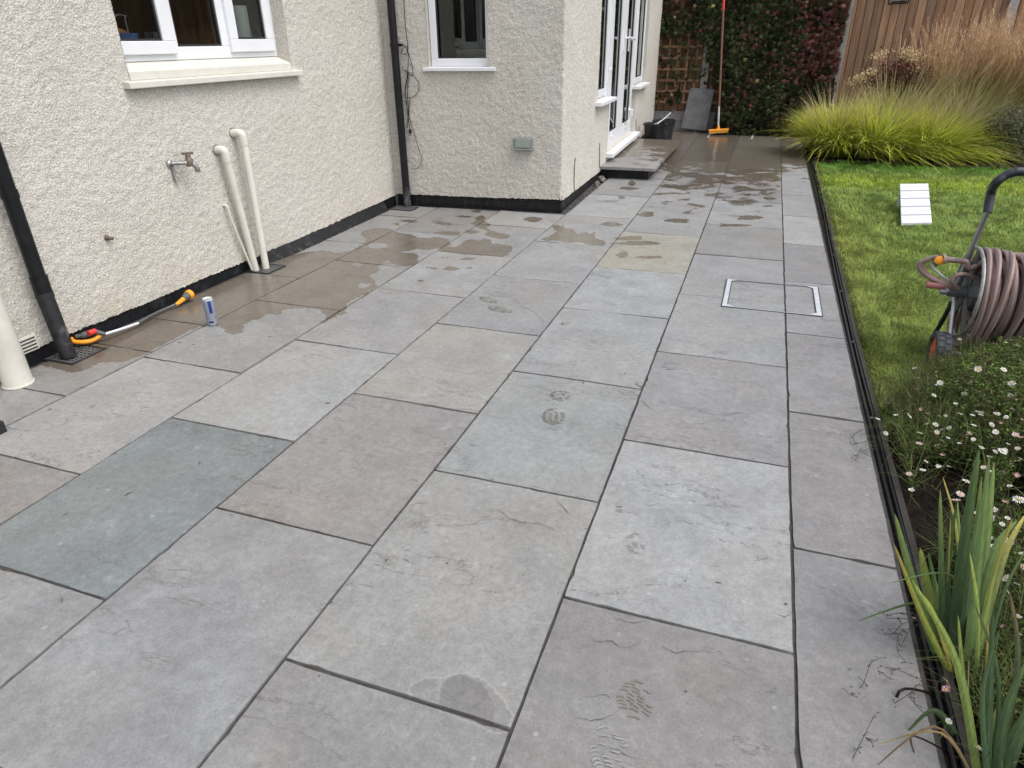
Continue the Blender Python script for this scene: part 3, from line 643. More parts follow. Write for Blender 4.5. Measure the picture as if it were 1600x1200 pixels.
W3.box(h, 3.44, 3.49, -.035, -.022, 1.27, 1.52); h.tube([W3.p(3.46, -.03, 1.42), W3.p(3.46, .03, 1.42), W3.p(3.6, .03, 1.40)], .012, 8)
h.build('handle', M_UPVC, fd)
for (s_, z_) in ((2.32,1.1),(3.86,.55),(2.6,.35),(3.6,.35)): MB().lathe(W3.p(s_, -.034, z_), [(.0, .01), (.022, .01), (.022, -.01)], axis=(W3.n[0], W3.n[1], 0), seg=12).build('hinge_cap', M_UPVC, fd)
s = MB(); s.hexa(slope(W3, 2.10, 4.27, -.05, .232, .085, .222, .175)); so_ = s.build('threshold', M_UPVC, fd, bevel=.005)
# strips added inside the doors to imitate light streaks in the glass
bl = MB()
for i in range(20):
    s_ = 2.2+i*.105; bl.bar(W3.p(s_, -.30, .15), W3.p(s_, -.30, 2.3), .085, .004, up=(.5, 1, 0))
bl.build('streak_strips', simple('streak_strip_grey', (.09, .085, .08), .8), house)

# objects standing on the kitchen sill inside
def inside(px, py, o): q = W1.hit(px, py, o); return q[0], q[1]
gj = simple('jar_glass', (.45, .47, .47), .15)
q = inside(370, 9, -.26)
tag(MB().lathe(W1.p(q[0], -.26, 1.36), [(0,0),(.062,0),(.062,q[1]-1.36),(.02,q[1]-1.36),(.02,q[1]-1.37),(0,q[1]-1.37)]).build('kitchen_roll', simple('paper', (.95,.95,.94), .9, var=.03, bump=.3), None, True),
    'white paper kitchen roll standing behind the right window light', 'kitchen roll')
for (px, py, lab) in ((402, 44, 'taller pale glass jar behind the right window light'), (391, 50, 'shorter pale glass jar next to the white kitchen roll')):
    q = inside(px, py, -.24); h_ = q[1]-1.36
    tag(MB().lathe(W1.p(q[0], -.24, 1.36), [(0,0),(.022,0),(.024,.01),(.024,h_*.75),(.016,h_*.85),(.017,h_),(0,h_)]).build('jar', gj, None, True), lab, 'jar', 'jars on the kitchen sill')
q = inside(194, 52, -.28); h_ = q[1]-1.36
tag(MB().lathe(W1.p(q[0], -.28, 1.36), [(0,0),(.05,0),(.05,h_*.3),(.075,h_),(.07,h_),(0,h_*.8)]).build('bowl', simple('blue_ceramic', (.16,.32,.80), .3), None, True), 'small blue bowl behind the left window light', 'bowl')
tag(MB().lathe(W1.p(q[0]-.03, -.30, 1.36+h_*.8), [(0,0),(.045,.01),(.055,.03),(.03,.045),(0,.05)]).build('sponge', simple('orange_sponge', (.8,.38,.15), .9), None, True), 'orange sponge heaped in the blue bowl behind the left window light', 'sponge')
wr = MB(); q1 = inside(178, 26, -.32); q2 = inside(199, 25, -.32); q3 = inside(203, 60, -.32)
wr.tube(smoothpath([W1.p(q1[0],-.32,1.36), W1.p(q1[0],-.32,q1[1]-.01), W1.p(q2[0]-.01,-.32,q2[1]), W1.p(q3[0]-.002,-.32,q2[1]-.02), W1.p(q3[0],-.32,1.36)], 6), .004, 6)
tag(wr.build('drying_rack', M_STEEL), 'thin wire drying rack behind the left window light', 'rack')
q1 = inside(225, 50, -.30); q2 = inside(245, 50, -.26)
tag(MB().box(W1.p(q1[0],-.24,1.36), W1.p(q2[0],-.30,q1[1])).build('tub', gj), 'grey plastic tub at the foot of the left window light', 'tub')
kt = MB(); kt.box((-3.8, 2.9, 1.30), (-3.43, 4.7, 1.355)); kt.build('sill_board', simple('inside_sill', (.10,.09,.08), .5), house)

# step in front of the french door
st = thing('step', 'low doorstep of one wide grey slab on a black painted riser', 'step', (-1.4, 7.9, 0))
ss2 = SlabSet(); ss2.slab(-1.70, -1.06, 7.72, 10.18, np.array((.25,.243,.238)), z=.132, th=.03, tilt=False); ss2.build('tread', st)
MB().box((-1.70, 7.80, -.012), (-1.145, 10.10, .10)).build('riser', M_BITU, st)
# stones in the gap by the step
def rock(c, r, seed, sq=(1,1,1)):
    rr = random.Random(seed); mb = MB(); n, m = 8, 6; vs = []
    for j in range(m+1):
        th = PI*j/m
        for i in range(n):
            ph = 2*PI*i/n; k = r*(1+rr.uniform(-.28, .2)) if 0 < j < m else r
            vs.append((c[0]+sq[0]*k*math.sin(th)*math.cos(ph), c[1]+sq[1]*k*math.sin(th)*math.sin(ph), c[2]+sq[2]*k*math.cos(th)))
    return mb.add(vs, [(j*n+i, j*n+(i+1) % n, (j+1)*n+(i+1) % n, (j+1)*n+i) for j in range(m) for i in range(n)])
mst = simple('pale_stone', (.13,.12,.11), .85, var=.35, nscale=25, bump=.8)
tag(rock((-1.61, 7.52, .03), .052, 3, (.8,1,.75)).build('stone', mst), 'larger grey brown stone wedged between wall and slabs near the step', 'stone', 'stones in the gap by the step')
tag(rock((-1.615, 7.30, .01), .035, 5).build('stone', mst), 'smaller pale stone in the gap, nearer the house corner than the other', 'stone', 'stones in the gap by the step')
gv = MB()
for i in range(150):
    y = random.uniform(6.0, 7.7); c = (-1.64+random.uniform(.0,.06)+(y-6)*-.02, y, -.012+random.uniform(0,.006)); q = rock(c, random.uniform(.005,.012), i); gv.add(q.v, q.f)
struct(gv.build('gravel', simple('dark_gravel', (.06,.058,.055), .9, var=.5)), 'dark gravel in the narrow gap along the wall', 'stuff')

# ------------------------------------------------------------------ things on the walls
# pale waste pipes
def wastepipe(label, sp, zp, end, r, mat=M_PIPE, so=.055):
    t = thing('waste_pipe', label, 'pipe', W1.p(sp+S1, 0, zp), 'pale waste pipes running into the grate')
    p0 = W1.p(sp+S1, -.01, zp); p1 = W1.p(sp+S1+.0, so-.02, zp+.004)
    pts = [p0, p1, W1.p(sp+S1+.004, so-.004, zp-.004), W1.p(sp+S1+.006, so, zp-.022), tuple(np.array(W1.p(sp+S1+.008, so, zp-.07)))]
    MB().tube(smoothpath(pts, 6), r*1.13, 16).build('elbow', mat, t, True)
    MB().tube([pts[-1], end], r, 16).build('pipe', mat, t, True)
    MB().tube([W1.p(sp+S1, -.005, zp+.002), W1.p(sp+S1, .004, zp+.002)], r*1.5, 14).build('hole_collar', M_DULL if r > .015 else mat, t)
wastepipe('fatter cream waste pipe, the lower of the two beside the tap', 3.575, .812, (-3.205, 3.665, .0), .0235)
wastepipe('fatter cream waste pipe starting highest, right of the other', 3.745, .893, (-3.165, 3.725, .0), .0235, so=.07)
wastepipe('thin cream overflow pipe, left of the two fat waste pipes', 3.53, .474, (-3.215, 3.64, .012), .0075, so=.03)
# outdoor tap
tp = thing('outdoor_tap', 'old tarnished garden tap on the cream wall', 'tap', W1.p(3.19+S1, 0, .79))
b = MB(); b.tube([W1.p(3.17+S1, 0, .792), W1.p(3.20+S1, .035, .792), W1.p(3.235+S1, .07, .789)], .011, 10); b.lathe(W1.p(3.17+S1, 0, .792), [(.022,0),(.022,.012),(.013,.02)], axis=(1,0,0), seg=12); b.build('inlet', M_DULL, tp, True)
b = MB(); b.tube(smoothpath([W1.p(3.225+S1,.065,.79), W1.p(3.25+S1,.085,.788), W1.p(3.27+S1,.10,.765), W1.p(3.275+S1,.10,.735)],4), .016, 10); b.build('spout', M_DULL, tp, True)
b = MB(); b.lathe(W1.p(3.245+S1,.08,.79), [(.021,-.02),(.024,.0),(.022,.018),(.015,.028),(.014,.045),(.006,.052)], seg=10); b.bar(W1.p(3.205+S1,.08,.846), W1.p(3.285+S1,.08,.838), .013, .013); b.build('handle', M_BRASS, tp, True)
b = MB(); b.tube([W1.p(3.175+S1,.012,.775), W1.p(3.18+S1,.012,.705)], .008, 8); b.tube([W1.p(3.18+S1,.01,.715), W1.p(3.185+S1,.016,.69)], .012, 8); b.build('pipe_stub', M_DULL, tp, True)
b = MB(); b.lathe(W1.p(2.63+S1, 0, .493), [(.016,0),(.016,.008),(.009,.012),(.009,.035),(.0,.035)], axis=(1,.3,-.2), seg=10); tag(b.build('pipe_plug', M_BRASS, None, True), 'small brown capped stub low on the cream wall', 'pipe stub')
# soil pipe at the left edge
b = MB(); sx, sy = -3.135, 1.865
so1 = thing('soil_pipe', 'wide cream soil pipe standing on the slabs at the left edge', 'pipe', (sx, sy, 0))
MB().tube([(sx, sy, .0), (sx, sy, 2.9)], .062, 28).build('pipe', M_PIPE, so1, True); MB().tube([(sx, sy, .001), (sx, sy, .008)], .066, 28).build('collar', M_PIPE, so1, True)
# black rainwater pipe with angled shoe
u0 = W1.hit(14, 297, .075); u1 = W1.hit(64, 450, .075)
xx = -3.25+.075; yy = (u0[0]+u1[0])/2-S1
dp = thing('drainpipe', 'scuffed black rainwater pipe ending in an angled foot over the left grate', 'drainpipe', (xx, yy, 0))
MB().tube([(xx, yy, .36), (xx, yy, 2.9)], .034, 20).build('pipe', M_BLKPLA, dp, True)
MB().tube([(xx, yy, .345), (xx, yy, .43)], .039, 20).tube([(xx, yy+.001, .427), (xx, yy+.001, .432)], .0405, 20).build('collar', M_BLKPLA, dp, True)
foot = G(107, 556, .015)
MB().tube([(xx, yy, .36), (xx, yy, .33), (foot[0], foot[1], foot[2])], [.036, .038, .037], 20).tube([(xx, yy, .352), (xx+.0015, yy, .326)], .040, 20).build('shoe', M_OLDBLK, dp, True)
MB().tube([(xx, yy, .80), (xx, yy, .835)], .038, 20).build('bracket', M_BLKPLA, dp, True)
# corner downpipe
cx_, cy_ = W2.p(.125, .055, 0)[:2]
dp = thing('drainpipe', 'straight black rainwater pipe in the inner corner of the two walls', 'drainpipe', (cx_, cy_, 0))
MB().tube([(cx_, cy_, .012), (cx_, cy_, 2.9)], .034, 20).build('pipe', M_BLKPLA, dp, True)
MB().tube([(cx_, cy_, .17), (cx_, cy_, .185)], .037, 20).tube([(cx_, cy_, .0), (cx_, cy_, .17)], .0355, 20).build('collar', M_OLDBLK, dp, True)
b = MB(); b.tube([(cx_, cy_, 1.37), (cx_, cy_, 1.40)], .039, 20); b.bar((cx_-.01, cy_+.05, 1.385), (cx_+.06, cy_+.03, 1.385), .02, .02); b.build('bracket', M_BLKPLA, dp)
# thin cables
def cable(pts, lab, r=.0032, W=W2, o=.02):
    P = []
    for (x, y, *oo) in pts:
        q = W.hit(x, y, oo[0] if oo else o); P.append(W.p(q[0], oo[0] if oo else o, q[1]))
    return tag(MB().tube(smoothpath(P, 6), r, 6).build('cable', M_BLKPLA), lab, 'cable', 'loose black cables by the corner drainpipe')
cable([(630,-20),(631,0),(633,35),(636,62),(637,68),(638,95),(636,120),(633,140),(635,160),(638,185),(641,203)], 'thin black cable hanging straight down beside the corner drainpipe')
cable([(624,70,.03),(633,72,.03),(637,80),(642,95),(645,110),(645,118),(640,117),(632,110),(628,104,.04)], 'black cable curling from the pipe bracket to the left of the narrow window')
cable([(633,110),(640,114),(648,120),(654,130),(654,140),(649,149),(640,153),(633,150),(635,130),(638,112)], 'black cable forming the middle round loop beside the drainpipe')
cable([(640,155),(639,180),(643,195),(648,210),(654,232),(659,245),(657,257),(650,264),(643,263)], 'black cable ending in the lowest long loop beside the drainpipe', .0026)
cable([(634,72,.03),(629,77,.03),(628,84,.03),(634,85),(637,78),(636,72)], 'black cable in a tiny loop at the pipe bracket', .003)
cable([(638,118),(637,150),(638,175),(636,200)], 'black cable dropping beside the pipe to the small junction plug', .0035)
q = W2.hit(641, 205, .02); tag(rock(W2.p(q[0], .02, q[1]), .018, 8, (1,.8,1.1)).build('junction_plug', M_OLDBLK, None), 'small dark plug where the cables meet beside the drainpipe', 'plug')
# dark stain lines on the far wall, added as thin rods
for (pt, lab) in (([(899,247),(898,258),(897,285),(898,302)], 'thin dark stain line on the side wall near the house corner'), ([(937,224),(937,240),(937,263)], 'thin dark stain line on the side wall just before the step'), ([(994,186),(993.5,214)], 'thin dark stain line on the side wall past the french door')):
    P = []
    for (x, y) in pt: qq = W3.hit(x, y, .008); P.append(W3.p(qq[0], .008, qq[1]))
    tag(MB().tube(smoothpath(P, 4), .0042, 6).build('wire', M_OLDBLK), lab, 'wire')
q0 = W3.hit(985, 178, .02); b = MB(); W3.box(b, q0[0]-.1, q0[0]+.05, 0, .05, q0[1]-.03, q0[1]+.06); tag(b.build('socket_box', M_UPVC, None, bevel=.006), 'small white box on the wall right of the french door', 'box')
# grey wall light
bl_ = W2.hit(803, 215, .0); br_ = W2.hit(832, 237, .05); s0, s1, z0, z1 = 1.192, 1.345, .545, .648
wl = thing('wall_light', 'small square grey outdoor light low on the wall', 'wall light', W2.p((s0+s1)/2, 0, .6))
b = MB(); W2.box(b, s0-.006, s1+.006, 0, .045, z0, z1); W2.box(b, s0-.01, s1+.012, .0, .055, z0-.004, z0+.01); b.build('housing', simple('grey_housing', (.20,.215,.205), .5, var=.1), wl, bevel=.006)
b = MB(); W2.box(b, s0+.008, s1-.008, .045, .052, z0+.02, z1-.008); b.build('lens', simple('frosted_lens', (.27,.30,.28), .25, var=.06), wl, bevel=.004)
# wall vent at the left
vt = MB(); W1.box(vt, 1.93+S1, 2.09+S1, 0, .006, .075, .155); 
ventm = thing('air_vent', 'small cream slotted air vent at the foot of the left wall', 'vent', W1.p(2.0+S1, 0, .07))
vt.build('plate', M_PIPE, ventm, bevel=.002)
vt = MB()
for k in range(4): W1.box(vt, 1.94+S1, 2.08+S1, .006, .0085, .085+k*.017, .091+k*.017)
vt.build('slots', M_GASKET, ventm)

# ------------------------------------------------------------------ drains
def grate(x0, x1, y0, y1, lab, n=9):
    t = thing('drain_grate', lab, 'drain', ((x0+x1)/2, (y0+y1)/2, 0), 'square black drain grates along the wall')
    b = MB(); e = .012; z0, z1 = -.004, .006
    b.box((x0,y0,z0),(x1,y0+e,z1)); b.box((x0,y1-e,z0),(x1,y1,z1)); b.box((x0,y0+e,z0),(x0+e,y1-e,z1)); b.box((x1-e,y0+e,z0),(x1,y1-e,z1)); b.build('rim', M_GRATE, t)
    b = MB()
    for k in range(1, n):
        x = x0+(x1-x0)*k/n; b.box((x-.0028,y0+e,z0),(x+.0028,y1-e,z1-.001)); y = y0+(y1-y0)*k/n; b.box((x0+e,y-.0028,z0),(x1-e,y+.0028,z1-.0018))
    b.build('bars', simple('worn_grate', (.13,.135,.14), .35, var=.4, nscale=60), t)
    MB().add([(x0+.002,y0+.002,.0035),(x1-.002,y0+.002,.0035),(x1-.002,y1-.002,.0035),(x0+.002,y1-.002,.0035)], [(0,1,2,3)]).build('well', simple('black_hole', (.004,.004,.004), .9), t)
grate(-3.285, -3.07, 2.095, 2.305, 'square black drain grate under the angled pipe foot at left')
grate(-3.262, -3.065, 3.62, 3.815, 'square black drain grate under the cream waste pipes')
grate(-3.24, -2.99, 5.62, 5.78, 'black drain grate in the inner corner under the straight drainpipe')
# recessed manhole cover frames
def manhole(P, lab):
    P = [np.array(G(*p)[:2]) for p in P]   # near-left, near-right, far-right, far-left
    c = sum(P)/4; t = thing('manhole_cover', lab, 'manhole cover', (c[0], c[1], 0))
    def ring(k0s, k1s, z, m, name):
        b = MB(); o = []; i_ = []
        x0, y0 = P[0]; x1, y1 = P[2]
        a0, a1, b0, b1 = k0s; c0, c1, d0, d1 = k1s
        O = [(x0+a0,y0+b0),(x1-a1,y0+b0),(x1-a1,y1-b1),(x0+a0,y1-b1)]; I = [(x0+c0,y0+d0),(x1-c1,y0+d0),(x1-c1,y1-d1),(x0+c0,y1-d1)]
        b.add([(*q, z) for q in O+I], [(0,1,5,4),(1,2,6,5),(2,3,7,6),(3,0,4,7)]); return b.build(name, m, t)
    ring((-.006,-.006,-.006,-.006), (.0,.0,.0,.0), .0045, M_GASKET, 'gap')
    ring((.0,.0,.0,.0), (.026,.026,.007,.005), .0052, M_STEEL, 'frame')
    ring((.026,.026,.007,.005), (.031,.031,.011,.009), .0048, M_GASKET, 'seal')
    b = MB(); x0, y0 = P[0]; x1, y1 = P[2]; k = .042; z = .0056
    for (x, y, sx_, sy_) in ((x0+.024,y0+.006,1,1),(x1-.024,y0+.006,-1,1),(x1-.024,y1-.004,-1,-1),(x0+.024,y1-.004,1,-1)):
        MB().add([(x,y,z),(x+sx_*k,y,z),(x,y+sy_*k*.9,z)], [(0,1,2)] if sx_*sy_ > 0 else [(0,2,1)]).build('corner_plate', M_STEEL, t)
manhole([(1128,479),(1283,495),(1277,449.5),(1138,437.5)], 'slab filled manhole cover with a bright metal rim near the lawn')
manhole([(1104,215.5),(1181,217),(1178,209),(1110,207.5)], 'slab filled manhole cover with a thin rim by the far hedge')

# ------------------------------------------------------------------ lawn edging
eg = thing('lawn_edging', 'double black edging strip with clips between slabs and lawn', 'edging', (.585, 3, 0))
def ex(y): return .578+.006*math.sin(y*1.1)+np.interp(y, [0, 3, 9, 12], [0, .0, .05, .05])
ys = np.arange(-2, 9.7, .1)
for off in (0.0, .019):
    b = MB(); vs = []
    for y in ys:
        x = ex(y)+off; z = .006+.002*math.sin(y*5); vs += [(x-.005,y,-.07),(x-.005,y,z),(x-.002,y,z+.004),(x+.003,y,z+.003),(x+.005,y,z-.002),(x+.005,y,-.07)]
    b.add(vs, [(i*6+j, i*6+6+j, i*6+7+j, i*6+1+j) for i in range(len(ys)-1) for j in range(5)]); b.build('strip', M_BLKPLA, eg)
b = MB()
for y in np.arange(1.1, 9.4, .82): MB().box((ex(y)+.004, y-.005, .004), (ex(y)+.016, y+.004, .0105)).build('clip', M_GREYPL, eg)
b = MB(); 
for (y0, y1) in ((-2, 1.35), (1.352, 3.75), (3.752, 6.2), (6.202, 9.6)):
    b.hexa([(ex(y0)+.028,y0,-.07),(ex(y0)+.048,y0,-.07),(ex(y1)+.048,y1,-.07),(ex(y1)+.028,y1,-.07),(ex(y0)+.028,y0,.002),(ex(y0)+.048,y0,.002),(ex(y1)+.048,y1,.002),(ex(y1)+.028,y1,.002)])
MB().box((.572,-2,-.07),(.60,9.55,-.004)).build('soil_fill', M_SOIL, eg)
tag(b.build('timber_edging', M_EDGEW), 'weathered timber board on edge outside the black edging strip', 'edging board')

# ------------------------------------------------------------------ lawn and beds
def bed_edge(x): return np.interp(x, [.6, .66, .9, 1.2, 6], [2.55, 2.72, 3.18, 3.32, 3.3])
nx, ny = 90, 120; X, Y = np.meshgrid(np.linspace(.60, 7.2, nx), np.linspace(2.3, 9.75, ny)); Y = bed_edge(X)-.02+(Y-2.3)/(9.75-2.3)*(9.75-bed_edge(X)+.02); Z = -.022+.006*np.sin(X*2.1+Y)*np.sin(Y*1.7)+rng.normal(0,.0015,X.shape)
i, j = np.meshgrid(np.arange(nx-1), np.arange(ny-1)); a_ = (j*nx+i).ravel()
t = NT('lawn_turf'); p = t.pos(); c = t.mix(t.ramp(t.noise(p, 5, 6), .3, .7), (.085, .13, .022), (.12, .155, .03)); c = t.mix(t.ramp(t.noise(p, 90, 3), .45, .6), c, (.03, .035, .012)); M_TURF = t.set(Base_Color=c, Roughness=.95)
struct(mk('lawn', np.stack([X,Y,Z],-1).reshape(-1,3), np.stack([a_,a_+1,a_+1+nx,a_+nx],1), M_TURF), 'mown green lawn')
nx, ny = 60, 60; 
def soil(name, x0, x1, y0, y1, z, lab):
    X, Y = np.meshgrid(np.linspace(x0, x1, nx), np.linspace(y0, y1, ny)); Z = z+rng.normal(0, .004, X.shape)+.016*vnoise(X+9, Y+9, 14, 40)+.012*vnoise(X+9, Y+9, 5, 41)
    i, j = np.meshgrid(np.arange(nx-1), np.arange(ny-1)); a_ = (j*nx+i).ravel()
    struct(mk(name, np.stack([X,Y,Z],-1).reshape(-1,3), np.stack([a_,a_+1,a_+1+nx,a_+nx],1), M_SOIL), lab)
nx, ny = 200, 240
soil('flower_bed', .64, 4.5, -1.0, 3.5, -.050, 'dark soil of the near flower bed'); soil('far_flower_bed', .60, 7.2, 9.55, 12.4, -.01, 'dark soil of the far flower bed'); 
soil('hedge_soil', -.6, .62, 12.05, 12.45, .008, 'dark leaf litter under the creeper')

# ------------------------------------------------------------------ blades
def blades(base, dirx, diry, L, W, lean, droop, col_a, col_b, seg=3, twist=None):
    """base Nx3; horizontal unit direction; length; width; lean (fraction sideways); droop"""
    N = len(base); ts = np.linspace(0, 1, seg+1); h = np.stack([dirx, diry, np.zeros(N)], 1)
    side = np.stack([-diry, dirx, np.zeros(N)], 1)
    if twist is not None: side = side*np.cos(twist)[:, None]+h*np.sin(twist)[:, None]
    V = []; Cc = []
    for t in ts:
        out = L*lean*(t*.6+.9*t*t*droop); up = L*(t*np.sqrt(np.clip(1-lean**2*.7, .05, 1))-droop*.55*t*t*t*lean)
        P = base+h*out[:, None]; P[:, 2] += up
        c = col_a*(1-t)+col_b*t
        if t < 1:
            w = W*(1-t**2.2)*.5+W*.04; V += [P-side*w[:, None], P+side*w[:, None]]; Cc += [c, c]
        else: V.append(P); Cc.append(c)
    V = np.stack(V, 1); K = V.shape[1]; Cc = np.stack(Cc, 1); o = np.arange(N)[:, None]*K; F = []
    for s in range(seg):
        a = 2*s
        if s < seg-1: F += [np.concatenate([o+a, o+a+1, o+a+3], 1), np.concatenate([o+a, o+a+3, o+a+2], 1)]
        else: F.append(np.concatenate([o+a, o+a+1, o+a+2], 1))
    return V.reshape(-1, 3), np.vstack(F), Cc.reshape(-1, 3)
def ucol(N, cols, var=.15):
    cols = np.array(cols); k = rng.integers(0, len(cols), N); return cols[k]*(1+rng.normal(0, var, (N, 1)))
class Acc:
    def __init__(s): s.V=[]; s.F=[]; s.C=[]; s.n=0
    def add(s, r): V, F, Cc = r; s.V.append(V); s.F.append(F+s.n); s.C.append(Cc); s.n += len(V)
    def build(s, name, m, parent=None): return mk(name, np.vstack(s.V), np.vstack(s.F), m, parent, cols=np.clip(np.vstack(s.C), .001, 1))
# lawn grass
acc = Acc()
for (y0, y1, x1, dens, L0, W0) in ((2.4, 4.2, 2.5, 20000, .034, .0032), (4.2, 6.2, 3.0, 11500, .038, .0044), (6.2, 9.75, 4.6, 5600, .044, .0070)):
    N = int((x1-.62)*(y1-y0)*dens); x = rng.uniform(.64, x1, N); y = rng.uniform(y0, y1, N)
    ok = (y > bed_edge(x)+rng.normal(0, .03, N)) & (y < 9.68+rng.normal(0,.03,N)); x, y = x[ok], y[ok]; N = len(x)
    a = vnoise(x, y, 7, 11)*9+vnoise(x, y, 2.2, 12)*7+rng.normal(0, .55, N); pn = vnoise(x, y, 3.0, 1); pn2 = vnoise(x, y, 9, 2)
    band = np.exp(-((y-8.35)/.42)**2)+.15*np.exp(-((y-5)/2.)**2); dk = np.clip((y-8.9)/.4, 0, 1)
    dry = np.clip(1-(x-.62)/.55, 0, 1)*np.exp(-((y-5.0)/2.0)**2)*.6+.15*(pn > .6)
    g = np.array([.158, .222, .062])[None]*np.ones((N, 1)); g = g*(1-band[:, None]*.85)+np.array([.23, .30, .04])*band[:, None]*.85
    g = g*(1-dry[:, None])+np.array([.225, .235, .060])*dry[:, None]; g = g*(1-dk[:, None])+np.array([.085, .175, .030])*dk[:, None]
    g *= (.78+.3*pn2+.3*vnoise(x, y, 22, 13))[:, None]*(1+rng.normal(0, .26, (N, 1)))*1.66; g = np.maximum(g, .01); st_ = rng.random(N) < .08+.12*dry; g[st_] = np.array([.36, .31, .14])*rng.uniform(.6, 1.1, (st_.sum(), 1))
    lean = rng.uniform(.25, .95, N); L = L0*rng.uniform(.6, 1.35, N)*(.8+.5*pn)
    base = np.stack([x, y, np.full(N, -.022)], 1)
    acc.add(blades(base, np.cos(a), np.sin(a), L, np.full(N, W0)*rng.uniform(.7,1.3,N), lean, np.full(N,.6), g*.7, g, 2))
N = 4200; y = rng.uniform(2.7, 9.6, N); x = np.array([ex(v) for v in y])+.052+rng.random(N)*.04; a = rng.uniform(PI*.6, PI*1.4, N); g = ucol(N, [(.07,.13,.02),(.13,.15,.04),(.2,.18,.08)])
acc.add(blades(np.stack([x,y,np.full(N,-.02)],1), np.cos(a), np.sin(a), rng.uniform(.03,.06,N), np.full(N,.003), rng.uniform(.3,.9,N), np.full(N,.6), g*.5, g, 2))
struct(acc.build('grass', M_GRASS), 'short mown grass of the lawn', 'stuff')

# ornamental grasses
def tussock(c, N, Lr, spread, cols, name, label, cat, group, seed_heads=0, lean=(0,0), width=.006, base_r=.16, wild=.9):
    t = thing(name, label, cat, (c[0], c[1], 0), group); acc = Acc()
    a = rng.uniform(0, 2*PI, N); r = base_r*np.sqrt(rng.random(N)); q = r/base_r
    bx = c[0]+r*np.cos(a); by = c[1]+r*np.sin(a); a2 = a+rng.normal(0, .7, N)
    dx = np.cos(a2)*spread+lean[0]; dy = np.sin(a2)*spread+lean[1]; m = np.hypot(dx, dy); 
    ln = np.clip((.18+.75*q*wild)*m/max(spread, .01)*rng.uniform(.5, 1.15, N), .05, 1.15)
    L = rng.uniform(*Lr, N); g = ucol(N, cols, .2)
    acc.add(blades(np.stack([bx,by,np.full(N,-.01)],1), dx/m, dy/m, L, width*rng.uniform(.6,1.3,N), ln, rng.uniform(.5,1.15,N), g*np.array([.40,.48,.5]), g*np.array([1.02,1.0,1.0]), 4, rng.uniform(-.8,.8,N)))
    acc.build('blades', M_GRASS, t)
    if seed_heads:
        N = seed_heads; acc = Acc(); a = rng.uniform(0, 2*PI, N); r = base_r*.9*np.sqrt(rng.random(N)); dx = np.cos(a)*.7+lean[0]*1.3; dy = np.sin(a)*.7+lean[1]; m = np.hypot(dx, dy)
        g = ucol(N, [(.50,.40,.22),(.42,.36,.18),(.60,.50,.30),(.46,.46,.18)], .15)
        acc.add(blades(np.stack([c[0]+r*np.cos(a), c[1]+r*np.sin(a), np.full(N,0.)],1), dx/m, dy/m, rng.uniform(Lr[1]*.9, Lr[1]*1.3, N), np.full(N,.0075), rng.uniform(.2,.75,N), rng.uniform(.3,.8,N), g*.6, g, 4, rng.uniform(-.8,.8,N)))
        acc.build('flower_stalks', M_DRY, t)
    return t
YG = [(.74,.80,.09),(.62,.72,.07),(.84,.84,.16),(.48,.60,.06),(.76,.68,.24),(.36,.46,.05)]
tl = 'low lime yellow grass tussocks at the lawn end'
tussock((.93, 10.25), 3900, (.45,.82), 1.0, YG+[(.34,.28,.10)], 'ornamental_grass', 'lime yellow grass tussock overhanging the slabs, leftmost of the row', 'grass tussock', tl, 420, (.10,-.05), .0088, .24)
tussock((1.42, 10.20), 4200, (.48,.86), 1.0, YG, 'ornamental_grass', 'lime yellow grass tussock behind the lawn, second from the slabs', 'grass tussock', tl, 380, (.28,-.05), .0088, .27)
tussock((2.02, 10.30), 3500, (.45,.80), 1.0, YG, 'ornamental_grass', 'lime yellow grass tussock behind the lawn, third from the slabs', 'grass tussock', tl, 380, (.32,-.05), .0085, .26)
OG = [(.25,.29,.06),(.34,.33,.10),(.18,.23,.05),(.42,.36,.15),(.14,.18,.04)]
tussock((2.50, 10.75), 2800, (.45,.80), 1.0, OG, 'ornamental_grass', 'olive grass tussock at the right end of the lime row', 'grass tussock', tl, 420, (.3,0), .0085, .26)
og = 'taller olive grass behind the lime tussocks'
tussock((1.75, 11.0), 3200, (.6,1.05), .8, OG, 'ornamental_grass', 'dark olive grass tussock behind the lime row under the red shrub', 'grass tussock', og, 350, (.25,0), .006, .26)
tussock((2.6, 11.35), 3400, (.7,1.15), .8, OG, 'ornamental_grass', 'dark olive grass tussock at the foot of the tan plumes', 'grass tussock', og, 350, (.25,0), .006, .28)
